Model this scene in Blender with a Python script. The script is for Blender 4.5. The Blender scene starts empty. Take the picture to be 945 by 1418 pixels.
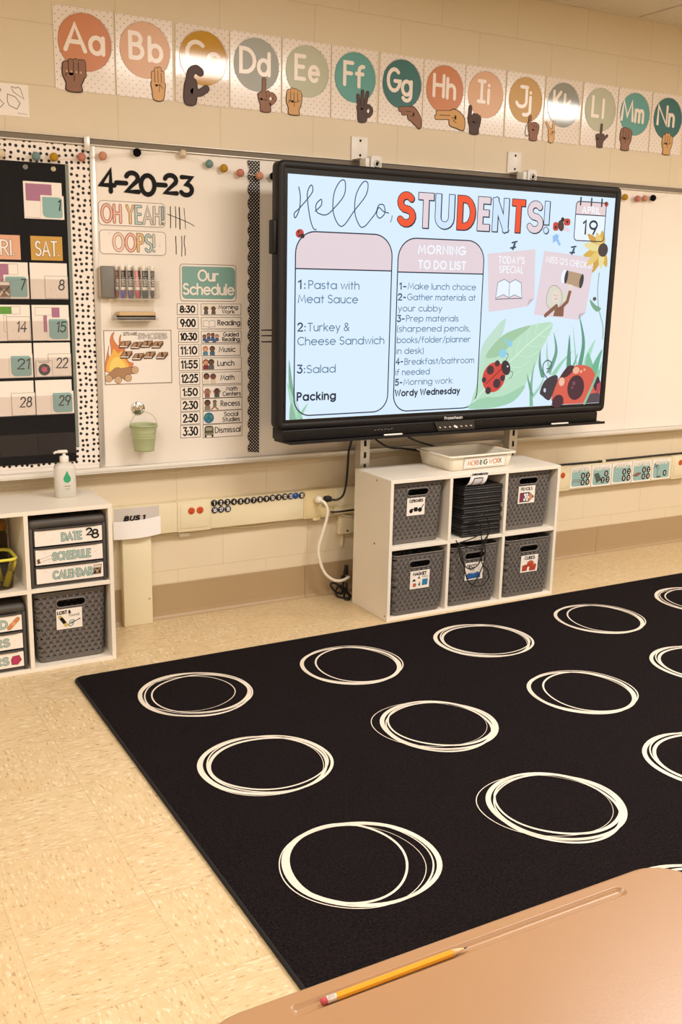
import bpy, bmesh, math, random
from mathutils import Vector, Matrix
random.seed(7)
PI = math.pi
C = bpy.context.scene.collection
scene = bpy.context.scene

# ---------------------------------------------------------------- camera, world, lamps, exposure
def rot_cam(pitch, yaw, roll):
    return (Matrix.Rotation(math.radians(yaw), 3, 'Z') @ Matrix.Rotation(math.radians(pitch), 3, 'X')
            @ Matrix.Rotation(math.radians(roll), 3, 'Z'))
cam_data = bpy.data.cameras.new('camera')
cam_data.sensor_fit = 'VERTICAL'
cam_data.sensor_height = 24.0
cam_data.lens = 1386.9 / 1418.0 * 24.0
cam_data.clip_start = 0.02
cam = bpy.data.objects.new('camera', cam_data)
C.objects.link(cam)
cam.matrix_world = Matrix.Translation((0.2794, -3.8507, 1.4198)) @ rot_cam(76.7444, -29.3282, 1.2481).to_4x4()
scene.camera = cam

world = bpy.data.worlds.new('world')
scene.world = world
world.use_nodes = True
world.node_tree.nodes['Background'].inputs[0].default_value = (0.9, 0.86, 0.8, 1)
world.node_tree.nodes['Background'].inputs[1].default_value = 0.25

scene.view_settings.view_transform = 'Standard'
scene.view_settings.look = 'None'
scene.view_settings.exposure = 0.0
scene.view_settings.gamma = 1.0
scene.view_settings.use_curve_mapping = False

LAMP = 38.5
LAMP_COL = (1.0, 0.95, 0.905)
def ceiling_lamp(x, y, power):
    l = bpy.data.lights.new('ceiling_lamp', 'AREA')
    l.shape = 'RECTANGLE'; l.size = 1.2; l.size_y = 0.55
    l.energy = power; l.color = LAMP_COL
    o = bpy.data.objects.new('ceiling_lamp', l)
    o.location = (x, y, 2.63)
    C.objects.link(o)
for ly, k in ((-2.25, 1.35), (-4.7, 0.65), (-7.2, 0.45)):
    for lx, kx in ((-2.1, 0.65), (0.3, 0.75), (2.75, 1.25), (5.2, 1.25)):
        ceiling_lamp(lx, ly, LAMP * k * kx)

# ---------------------------------------------------------------- colours and materials
def lin(c):
    return c / 12.92 if c <= 0.04045 else ((c + 0.055) / 1.055) ** 2.4
def hexc(h):
    h = h.lstrip('#')
    return tuple(lin(int(h[i:i + 2], 16) / 255.0) for i in (0, 2, 4)) + (1.0,)
MATS = {}
def mat(h, rough=0.6, metal=0.0, spec=0.5, kind=None):
    """plain procedural surface of one colour"""
    key = (h, rough, metal, spec)
    if key in MATS: return MATS[key]
    m = bpy.data.materials.new('surface_' + h.lstrip('#'))
    m.use_nodes = True
    b = m.node_tree.nodes['Principled BSDF']
    b.inputs['Base Color'].default_value = hexc(h)
    b.inputs['Roughness'].default_value = rough
    b.inputs['Metallic'].default_value = metal
    b.inputs['Specular IOR Level'].default_value = spec
    MATS[key] = m
    return m
def glow(h, k=1.0):
    key = ('glow', h, k)
    if key in MATS: return MATS[key]
    m = bpy.data.materials.new('screen_' + h.lstrip('#'))
    m.use_nodes = True
    nt = m.node_tree
    b = nt.nodes['Principled BSDF']
    b.inputs['Base Color'].default_value = (0.01, 0.01, 0.01, 1)
    b.inputs['Roughness'].default_value = 0.35
    b.inputs['Specular IOR Level'].default_value = 0.2
    b.inputs['Emission Color'].default_value = hexc(h)
    b.inputs['Emission Strength'].default_value = k
    MATS[key] = m
    return m
class NT:
    def __init__(s, name, rough=0.6, spec=0.5):
        s.m = bpy.data.materials.new(name); s.m.use_nodes = True
        s.nt = s.m.node_tree; s.b = s.nt.nodes['Principled BSDF']
        s.b.inputs['Roughness'].default_value = rough
        s.b.inputs['Specular IOR Level'].default_value = spec
    def n(s, t, **kw):
        o = s.nt.nodes.new(t)
        for k, v in kw.items(): setattr(o, k, v)
        return o
    def L(s, a, b): s.nt.links.new(a, b)
    def put(s, sock, v):
        if isinstance(v, (int, float)): sock.default_value = v
        elif isinstance(v, tuple): sock.default_value = v
        else: s.L(v, sock)
    def math(s, op, a, b=0.0, c=None):
        o = s.n('ShaderNodeMath', operation=op)
        s.put(o.inputs[0], a); s.put(o.inputs[1], b)
        if c is not None: s.put(o.inputs[2], c)
        return o.outputs[0]
    def coord(s):
        o = s.n('ShaderNodeTexCoord'); x = s.n('ShaderNodeSeparateXYZ')
        s.L(o.outputs['Object'], x.inputs[0])
        return o.outputs['Object'], x.outputs[0], x.outputs[1], x.outputs[2]
    def vec(s, x, y, z=0.0):
        o = s.n('ShaderNodeCombineXYZ')
        s.put(o.inputs[0], x); s.put(o.inputs[1], y); s.put(o.inputs[2], z)
        return o.outputs[0]
    def mix(s, f, a, b):
        o = s.n('ShaderNodeMix', data_type='RGBA')
        s.put(o.inputs[0], f); s.put(o.inputs[6], a); s.put(o.inputs[7], b)
        return o.outputs[2]
    def noise(s, v, scale, detail=2.0, rough=0.5):
        o = s.n('ShaderNodeTexNoise'); s.L(v, o.inputs['Vector'])
        o.inputs['Scale'].default_value = scale; o.inputs['Detail'].default_value = detail
        o.inputs['Roughness'].default_value = rough
        return o.outputs[0]
    def ramp(s, f, lo, hi):
        o = s.n('ShaderNodeMapRange'); s.put(o.inputs[0], f)
        o.inputs[1].default_value = lo; o.inputs[2].default_value = hi
        return o.outputs[0]
    def bump(s, h, strength, dist):
        o = s.n('ShaderNodeBump'); s.put(o.inputs['Height'], h)
        o.inputs['Strength'].default_value = strength; o.inputs['Distance'].default_value = dist
        s.L(o.outputs[0], s.b.inputs['Normal'])
    def col(s, c): s.put(s.b.inputs['Base Color'], c)

def make_wall():
    t = NT('painted_block_wall', 0.42, 0.4)
    v, x, y, z = t.coord()
    br = t.n('ShaderNodeTexBrick', offset=0.5, offset_frequency=2, squash=1.0)
    t.L(t.vec(t.math('SUBTRACT', x, WALL_X), z), br.inputs['Vector'])
    br.inputs['Scale'].default_value = 1.0
    br.inputs['Mortar Size'].default_value = 0.0024
    br.inputs['Mortar Smooth'].default_value = 0.5
    br.inputs['Brick Width'].default_value = 0.4068
    br.inputs['Row Height'].default_value = 0.2055
    br.inputs['Color1'].default_value = (1, 1, 1, 1); br.inputs['Color2'].default_value = (1, 1, 1, 1)
    br.inputs['Mortar'].default_value = (0, 0, 0, 1)
    nz = t.noise(v, 2.2, 3)
    base = t.mix(nz, hexc('#d9c8ab'), hexc('#e0d1b6'))
    t.col(t.mix(t.math('MULTIPLY', br.outputs['Fac'], 0.55), base, hexc('#c9b999')))
    h = t.math('SUBTRACT', t.math('MULTIPLY', t.noise(v, 90, 2), 0.12), br.outputs['Fac'])
    t.bump(h, 0.35, 0.003)
    return t.m
WALL_X = 0.2393 + 0.2034 * 0
def make_floor():
    t = NT('vinyl_tile_floor', 0.28, 0.45)
    v, x, y, z = t.coord()
    T = 0.3048
    u = t.math('DIVIDE', t.math('SUBTRACT', x, 1.5261 - 20 * T), T)
    w = t.math('DIVIDE', t.math('SUBTRACT', y, -1.8459 - 30 * T), T)
    par = t.math('MODULO', t.math('ADD', t.math('FLOOR', u), t.math('FLOOR', w)), 2.0)
    id_ = t.math('ADD', t.math('MULTIPLY', t.math('FLOOR', u), 7.31), t.math('MULTIPLY', t.math('FLOOR', w), 3.17))
    # streaks run along x on half of the tiles and along y on the others
    a = t.n('ShaderNodeMix', data_type='VECTOR')
    t.L(par, a.inputs[0])
    t.L(t.vec(t.math('MULTIPLY', x, 0.30), y, id_), a.inputs[4])
    t.L(t.vec(x, t.math('MULTIPLY', y, 0.30), id_), a.inputs[5])
    sv = a.outputs[1]
    n1 = t.noise(sv, 62, 3, 0.55)
    n2 = t.noise(sv, 135, 2, 0.5)
    n3 = t.noise(t.vec(x, y, id_), 5, 2)
    shade = t.n('ShaderNodeTexWhiteNoise', noise_dimensions='1D'); t.L(id_, shade.inputs['W'])
    c = t.mix(t.ramp(n1, 0.3, 0.7), hexc('#c8af86'), hexc('#d3bd96'))
    c = t.mix(t.math('MULTIPLY', t.ramp(n2, 0.58, 0.68), 0.55), c, hexc('#eee0c6'))
    c = t.mix(t.math('MULTIPLY', t.ramp(n2, 0.37, 0.31), 0.85), c, hexc('#a3865c'))
    c = t.mix(t.math('MULTIPLY', t.ramp(t.noise(t.vec(x, y, 3.0), 70, 1), 0.76, 0.80), 0.7), c, hexc('#86684a'))
    c = t.mix(t.math('MULTIPLY', shade.outputs[0], 0.16), c, hexc('#c9ad7f'))
    c = t.mix(t.math('MULTIPLY', t.ramp(n3, 0.45, 0.7), 0.2), c, hexc('#c8a878'))
    def seam(q):
        f = t.math('ABSOLUTE', t.math('SUBTRACT', t.math('FRACT', q), 0.5))
        return t.ramp(f, 0.4945, 0.4975)
    s = t.math('MAXIMUM', seam(u), seam(w))
    t.col(t.mix(t.math('MULTIPLY', s, 0.32), c, hexc('#a38a62')))
    t.put(t.b.inputs['Roughness'], t.math('ADD', t.math('MULTIPLY', n1, 0.14), 0.26))
    t.bump(t.math('SUBTRACT', t.math('MULTIPLY', n2, 0.15), s), 0.25, 0.001)
    return t.m
def make_ceiling():
    t = NT('acoustic_tile', 0.9, 0.2)
    v, x, y, z = t.coord()
    n = t.noise(v, 130, 2)
    t.col(t.mix(t.math('MULTIPLY', t.ramp(n, 0.62, 0.72), 0.55), hexc('#e2d8c8'), hexc('#a89b86')))
    t.bump(n, 0.4, 0.004)
    return t.m
def make_rug():
    t = NT('black_carpet_pile', 0.98, 0.1)
    v, x, y, z = t.coord()
    n = t.noise(v, 170, 3, 0.7); n2 = t.noise(v, 9, 3)
    c = t.mix(t.ramp(n, 0.38, 0.72), hexc('#040303'), hexc('#251d1f'))
    t.col(t.mix(t.math('MULTIPLY', t.ramp(n2, 0.4, 0.75), 0.35), c, hexc('#1a1315')))
    t.bump(n, 0.9, 0.004)
    return t.m
def make_rug_cream():
    t = NT('cream_carpet_pile', 0.95, 0.1)
    v, x, y, z = t.coord()
    n = t.noise(v, 420, 2)
    t.col(t.mix(t.ramp(n, 0.3, 0.7), hexc('#d9cbb9'), hexc('#efe5d6')))
    t.bump(n, 0.8, 0.003)
    return t.m
def make_dots(name, pitch, rad, base, dot, stagger=True, rough=0.35):
    t = NT(name, rough, 0.5)
    v, x, y, z = t.coord()
    u = t.math('DIVIDE', x, pitch); w = t.math('DIVIDE', z, pitch * (0.5 if stagger else 1.0))
    w = t.math('ADD', w, 100.25); row = t.math('MODULO', t.math('FLOOR', w), 2.0)
    u = t.math('ADD', t.math('ADD', u, 100.25), t.math('MULTIPLY', row, 0.5 if stagger else 0.0))
    fu = t.math('MULTIPLY', t.math('SUBTRACT', t.math('FRACT', u), 0.5), pitch)
    fw = t.math('MULTIPLY', t.math('SUBTRACT', t.math('FRACT', w), 0.5), pitch * (0.5 if stagger else 1.0))
    d = t.math('SQRT', t.math('ADD', t.math('MULTIPLY', fu, fu), t.math('MULTIPLY', fw, fw)))
    t.col(t.mix(t.ramp(d, rad, rad * 0.75), hexc(base), hexc(dot)))
    return t.m
def make_spots():
    t = NT('spotted_paper', 0.55, 0.4)
    v, x, y, z = t.coord()
    o = t.n('ShaderNodeTexVoronoi', voronoi_dimensions='2D', feature='F1')
    t.L(t.vec(x, z), o.inputs['Vector']); o.inputs['Scale'].default_value = 47.0
    o.inputs['Randomness'].default_value = 0.38
    t.col(t.mix(t.ramp(o.outputs['Distance'], 0.285, 0.245), hexc('#f0e6dc'), hexc('#171214')))
    return t.m
def make_basket():
    t = NT('woven_plastic', 0.5, 0.4)
    v, x, y, z = t.coord()
    p, q = 0.0235, 0.0172
    w = t.math('DIVIDE', z, q); row = t.math('MODULO', t.math('FLOOR', w), 2.0)
    u = t.math('ADD', t.math('ADD', t.math('DIVIDE', t.math('ADD', x, y), p), 50.0), t.math('MULTIPLY', row, 0.5))
    fu = t.math('ABSOLUTE', t.math('SUBTRACT', t.math('FRACT', u), 0.5))
    fw = t.math('FRACT', w)
    edge = t.math('MULTIPLY', t.math('SUBTRACT', 0.98, fw), 0.52)
    hole = t.math('MULTIPLY', t.math('LESS_THAN', fu, edge), t.math('GREATER_THAN', fu, 0.035))
    hole = t.math('MULTIPLY', hole, t.math('GREATER_THAN', fw, 0.24))
    hole = t.math('MULTIPLY', hole, t.math('LESS_THAN', z, 0.252))
    hole = t.math('MULTIPLY', hole, t.math('GREATER_THAN', z, 0.012))
    t.col(hexc('#69635f'))
    t.bump(t.math('SUBTRACT', t.math('SINE', t.math('MULTIPLY', fw, 6.283)), fu), 0.4, 0.0015)
    tr = t.n('ShaderNodeBsdfTransparent'); mx = t.n('ShaderNodeMixShader')
    t.L(hole, mx.inputs[0]); t.L(t.b.outputs[0], mx.inputs[1]); t.L(tr.outputs[0], mx.inputs[2])
    t.L(mx.outputs[0], t.nt.nodes['Material Output'].inputs['Surface'])
    return t.m
def make_clear(name, h, tr=0.82, rough=0.08, tint='#fbfaf8'):
    t = NT(name, rough, 0.5)
    t.col(hexc(h))
    a = t.n('ShaderNodeBsdfTransparent'); mx = t.n('ShaderNodeMixShader')
    a.inputs[0].default_value = hexc(tint)
    mx.inputs[0].default_value = tr
    t.L(t.b.outputs[0], mx.inputs[1]); t.L(a.outputs[0], mx.inputs[2])
    t.L(mx.outputs[0], t.nt.nodes['Material Output'].inputs['Surface'])
    return t.m
def make_desk():
    t = NT('tan_desk_laminate', 0.32, 0.5)
    v, x, y, z = t.coord()
    n = t.noise(v, 7, 3)
    t.col(t.mix(n, hexc('#9c7753'), hexc('#a37d59')))
    t.bump(t.noise(v, 300, 2), 0.06, 0.001)
    return t.m
def make_felt(h):
    t = NT('felt_' + h.lstrip('#'), 0.95, 0.1)
    v, x, y, z = t.coord()
    n = t.noise(v, 500, 2)
    t.col(t.mix(n, tuple(c * 0.8 for c in hexc(h)[:3]) + (1,), hexc(h)))
    t.bump(n, 0.8, 0.002)
    return t.m
M_WALL, M_FLOOR, M_CEIL, M_RUG, M_CREAM = make_wall(), make_floor(), make_ceiling(), make_rug(), make_rug_cream()
M_SPOT, M_BASKET, M_DESK = make_spots(), make_basket(), make_desk()
M_DOTCARD = make_dots('dotted_card', 0.0272, 0.0019, '#efe4da', '#57483f', True, 0.14)
M_DOTBORDER = make_dots('dotted_border', 0.0136, 0.0025, '#0a0708', '#efe6dc', True, 0.6)
M_DOTGLOSS = make_dots('glossy_dotted_card', 0.0272, 0.0019, '#efe4da', '#57483f', True, 0.06)
M_CLEAR = make_clear('clear_acrylic', '#f4efe8', 0.93)
M_YCLEAR = make_clear('yellow_clear_plastic', '#d8d24a', 0.6)
M_SMOKE = make_clear('smoky_clear_plastic', '#6d665c', 0.90, 0.1, '#e4dfd4')
M_FILM = make_clear('pocket_film', '#e2dcda', 0.90, 0.12, '#f4f0ee')
WHITE = mat('#ece5da', 0.35); PAPER = mat('#f1e8de', 0.5); LAM = mat('#f2e9df', 0.22)
BLACK = mat('#090708', 0.65, 0, 0.25); INK = mat('#141112', 0.7, 0, 0.25); GREYINK = mat('#6b635e', 0.6)
SHELF = mat('#ebe2d3', 0.38); CREAM = mat('#e3d6b4', 0.45); METAL = mat('#b9b4ac', 0.38, 0.85)
CHROME = mat('#d5d2cc', 0.15, 1.0); RUBBER = mat('#100f10', 0.55)

# ---------------------------------------------------------------- mesh helpers
class MB:
    def __init__(s): s.v, s.f, s.mi, s.sm, s.mats = [], [], [], [], []
    def slot(s, m):
        if m not in s.mats: s.mats.append(m)
        return s.mats.index(m)
    def add(s, vs, fs, m, smooth=False):
        o = len(s.v); k = s.slot(m)
        s.v += [tuple(v) for v in vs]
        for f in fs: s.f.append([i + o for i in f]); s.mi.append(k); s.sm.append(smooth)
        return s
    def box(s, x0, x1, y0, y1, z0, z1, m, bev=0.0, seg=2):
        bm = bmesh.new()
        bmesh.ops.create_cube(bm, size=1.0)
        for v in bm.verts:
            v.co = ((x0 + x1) / 2 + v.co.x * (x1 - x0), (y0 + y1) / 2 + v.co.y * (y1 - y0), (z0 + z1) / 2 + v.co.z * (z1 - z0))
        if bev > 0: bmesh.ops.bevel(bm, geom=bm.edges[:], offset=bev, segments=seg, profile=0.5, affect='EDGES')
        return s.bm(bm, m, bev > 0 and seg > 1)
    def bm(s, bm, m, smooth=False):
        bm.verts.index_update()
        s.add([v.co[:] for v in bm.verts], [[v.index for v in f.verts] for f in bm.faces], m, smooth)
        bm.free(); return s
    def tube(s, pts, r, m, n=8, closed=False):
        P = [Vector(p) for p in pts]; k = len(P)
        R = r if isinstance(r, (list, tuple)) else [r] * k
        vs, fs = [], []
        up = None
        for i in range(k):
            a = P[(i - 1) % k] if (closed or i > 0) else P[i]
            b = P[(i + 1) % k] if (closed or i < k - 1) else P[i]
            t = (b - a).normalized()
            if up is None:
                up = Vector((0, 0, 1)) if abs(t.z) < 0.9 else Vector((1, 0, 0))
            u = (up - t * up.dot(t)).normalized(); w = t.cross(u); up = u
            for j in range(n):
                an = 2 * PI * j / n
                vs.append(P[i] + (u * math.cos(an) + w * math.sin(an)) * R[i])
        for i in range(k if closed else k - 1):
            for j in range(n):
                a, b = i * n + j, i * n + (j + 1) % n
                c, d = ((i + 1) % k) * n + (j + 1) % n, ((i + 1) % k) * n + j
                fs.append([a, b, c, d])
        if not closed:
            fs.append(list(range(n))[::-1]); fs.append([(k - 1) * n + j for j in range(n)])
        return s.add(vs, fs, m, True)
    def lathe(s, prof, c, m, n=28, axis='z', caps=True):
        vs, fs = [], []
        for r, h in prof:
            for j in range(n):
                a = 2 * PI * j / n; x, y = r * math.cos(a), r * math.sin(a)
                vs.append({'z': (c[0] + x, c[1] + y, c[2] + h), 'y': (c[0] + x, c[1] - h, c[2] + y), 'x': (c[0] + h, c[1] + x, c[2] + y)}[axis])
        for i in range(len(prof) - 1):
            for j in range(n):
                fs.append([i * n + j, i * n + (j + 1) % n, (i + 1) * n + (j + 1) % n, (i + 1) * n + j])
        if caps:
            fs.append(list(range(n))[::-1]); fs.append([(len(prof) - 1) * n + j for j in range(n)])
        return s.add(vs, fs, m, True)
    def ball(s, c, r, m, n=14):
        prof = [(max(1e-5, r * math.sin(PI * i / 10)), -r * math.cos(PI * i / 10)) for i in range(11)]
        return s.lathe(prof, c, m, n, caps=False)
    def prism(s, poly, y0, y1, m, smooth=False):
        """outline in x,z pushed from y0 (front) to y1 (back)"""
        n = len(poly)
        vs = [(p[0], y0, p[1]) for p in poly] + [(p[0], y1, p[1]) for p in poly]
        fs = [list(range(n)), list(range(n, 2 * n))[::-1]] + [[i, i + n, (i + 1) % n + n, (i + 1) % n] for i in range(n)]
        return s.add(vs, fs, m, smooth)
    def prismz(s, poly, z0, z1, m):
        n = len(poly)
        vs = [(p[0], p[1], z1) for p in poly] + [(p[0], p[1], z0) for p in poly]
        fs = [list(range(n)), list(range(n, 2 * n))[::-1]] + [[i, i + n, (i + 1) % n + n, (i + 1) % n] for i in range(n)]
        return s.add(vs, fs, m)
    def loft(s, rings, m, cap0=True, cap1=True, smooth=True):
        n = len(rings[0]); vs = [p for r in rings for p in r]; fs = []
        for i in range(len(rings) - 1):
            for j in range(n):
                fs.append([i * n + j, i * n + (j + 1) % n, (i + 1) * n + (j + 1) % n, (i + 1) * n + j])
        if cap0: fs.append(list(range(n))[::-1])
        if cap1: fs.append([(len(rings) - 1) * n + j for j in range(n)])
        return s.add(vs, fs, m, smooth)
    # flat printing in the x,z plane, facing the room
    def step(s):
        s.k = (getattr(s, 'k', 0) + 1) % 5
        return s.k * 0.00004
    def flat(s, poly, y, m):
        y -= s.step()
        return s.add([(p[0], y, p[1]) for p in poly], [list(range(len(poly)))], m)
    def stroke(s, pts, w, y, m, closed=False, cap=True):
        P = []
        for p in pts:
            p = (float(p[0]), float(p[1]))
            if not P or math.hypot(p[0] - P[-1][0], p[1] - P[-1][1]) > 1e-6: P.append(p)
        if closed and len(P) > 1 and math.hypot(P[0][0] - P[-1][0], P[0][1] - P[-1][1]) < 1e-6: P.pop()
        h = w / 2.0
        if len(P) == 1:
            return s.flat([(P[0][0] + h * math.cos(a * PI / 6), P[0][1] + h * math.sin(a * PI / 6)) for a in range(12)], y, m)
        if cap == 'square' and not closed:
            for i, j in ((0, 1), (-1, -2)):
                dx, dy = P[i][0] - P[j][0], P[i][1] - P[j][1]; l = math.hypot(dx, dy)
                P[i] = (P[i][0] + dx / l * h, P[i][1] + dy / l * h)
            cap = False
        n = len(P); L, R = [], []
        for i in range(n):
            a = P[i - 1] if (i > 0 or closed) else None
            b = P[(i + 1) % n] if (i < n - 1 or closed) else None
            def nrm(p, q):
                dx, dy = q[0] - p[0], q[1] - p[1]; l = math.hypot(dx, dy); return (-dy / l, dx / l)
            if a is None: nx, ny, k = *nrm(P[i], b), 1.0
            elif b is None: nx, ny, k = *nrm(a, P[i]), 1.0
            else:
                n1, n2 = nrm(a, P[i]), nrm(P[i], b)
                mx, my = n1[0] + n2[0], n1[1] + n2[1]; l = math.hypot(mx, my)
                if l < 1e-4: nx, ny, k = n1[0], n1[1], 1.0
                else:
                    nx, ny = mx / l, my / l
                    k = min(1.6, 1.0 / max(0.3, nx * n1[0] + ny * n1[1]))
            L.append((P[i][0] + nx * h * k, P[i][1] + ny * h * k)); R.append((P[i][0] - nx * h * k, P[i][1] - ny * h * k))
        y0 = y - s.step()
        vs = [(q[j][0], y0 - 0.00003 * i / n, q[j][1]) for i, q in enumerate(zip(L, R)) for j in (0, 1)]
        fs = [[2 * i + 1, 2 * ((i + 1) % n) + 1, 2 * ((i + 1) % n), 2 * i] for i in range(n if closed else n - 1)]
        s.add(vs, fs, m)
        if cap and not closed:
            for c, d in ((P[0], P[1]), (P[-1], P[-2])):
                a0 = math.atan2(c[1] - d[1], c[0] - d[0])
                s.flat([(c[0] + h * math.cos(a0 - PI / 2 + PI * q / 5), c[1] + h * math.sin(a0 - PI / 2 + PI * q / 5)) for q in range(6)], y, m)
        return s
    def disc(s, c, rx, y, m, rz=None, n=28, rot=0.0):
        return s.flat(ell(c[0], c[1], rx, rz or rx, n, rot), y, m)
    def text(s, str_, x0, z0, h, w, y, m, x1=None, sp=0.17, mid=False, over=None):
        """writes in single-line lettering; x1 stretches the line to end there; over = (extra, material, y step) draws an outline below"""
        st, tw = layout(str_, sp)
        kx = h
        if x1 is not None: kx = (x1 - x0) / tw
        elif mid: x0 = x0 - tw * h / 2
        for p in st:
            q = [(x0 + a * kx, z0 + b * h) for a, b in p]
            cl = len(q) > 3 and math.hypot(q[0][0] - q[-1][0], q[0][1] - q[-1][1]) < 1e-5
            if over: s.stroke(q, w + over[0], y, over[1], closed=cl)
            s.stroke(q, w, y - (over[2] if over else 0.0), m, closed=cl)
        return s
    def build(s, name, parent=None, org=(0, 0, 0), loc=None):
        me = bpy.data.meshes.new(name)
        me.from_pydata([(v[0] - org[0], v[1] - org[1], v[2] - org[2]) for v in s.v], [], s.f)
        for m in s.mats: me.materials.append(m)
        me.polygons.foreach_set('material_index', s.mi)
        me.polygons.foreach_set('use_smooth', s.sm)
        me.update()
        o = bpy.data.objects.new(name, me); C.objects.link(o)
        if parent is not None: o.parent = parent
        else: o.location = loc if loc is not None else org
        return o
def ell(cx, cz, rx, rz, n=28, rot=0.0, a0=0.0, a1=2 * PI):
    full = abs(a1 - a0 - 2 * PI) < 1e-6
    out = []
    for i in range(n if full else n + 1):
        a = a0 + (a1 - a0) * i / n
        x, z = rx * math.cos(a), rz * math.sin(a)
        out.append((cx + x * math.cos(rot) - z * math.sin(rot), cz + x * math.sin(rot) + z * math.cos(rot)))
    return out
def rrect(x0, x1, z0, z1, r, n=5):
    out = []
    rr = r if isinstance(r, (list, tuple)) else [r] * 4        # bl, br, tr, tl
    for (cx, cz, a, q) in ((x0 + rr[0], z0 + rr[0], PI, rr[0]), (x1 - rr[1], z0 + rr[1], 1.5 * PI, rr[1]), (x1 - rr[2], z1 - rr[2], 0, rr[2]), (x0 + rr[3], z1 - rr[3], PI / 2, rr[3])):
        if q <= 0: out.append((cx, cz)); continue
        out += [(cx + q * math.cos(a + PI / 2 * i / n), cz + q * math.sin(a + PI / 2 * i / n)) for i in range(n + 1)]
    return out
def smooth(pts, n=6, closed=False):
    """Catmull-Rom through the points"""
    out = []; k = len(pts)
    for i in range(k if closed else k - 1):
        g = lambda j: pts[j % k] if closed else pts[max(0, min(k - 1, j))]
        p0, p1, p2, p3 = g(i - 1), g(i), g(i + 1), g(i + 2)
        for j in range(n):
            t = j / n
            out.append(tuple(0.5 * (2 * b + (c - a) * t + (2 * a - 5 * b + 4 * c - d) * t * t + (3 * b - a - 3 * c + d) * t ** 3) for a, b, c, d in zip(p0, p1, p2, p3)))
    if not closed: out.append(tuple(pts[-1]))
    return out
def empty(name, loc):
    o = bpy.data.objects.new(name, None); C.objects.link(o); o.location = loc
    o.empty_display_size = 0.05
    return o
def tag(o, label=None, cat=None, group=None, kind=None):
    if label: o['label'] = label
    if cat: o['category'] = cat
    if group: o['group'] = group
    if kind: o['kind'] = kind
    return o
def struct(o, label=None): o['kind'] = 'structure'; return o
def copy_tree(o, parent=None, loc=None):
    c = o.copy(); C.objects.link(c)
    if parent is not None: c.parent = parent
    if loc is not None: c.location = loc
    for ch in [q for q in bpy.data.objects if q.parent == o]: copy_tree(ch, c)
    return c

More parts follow.
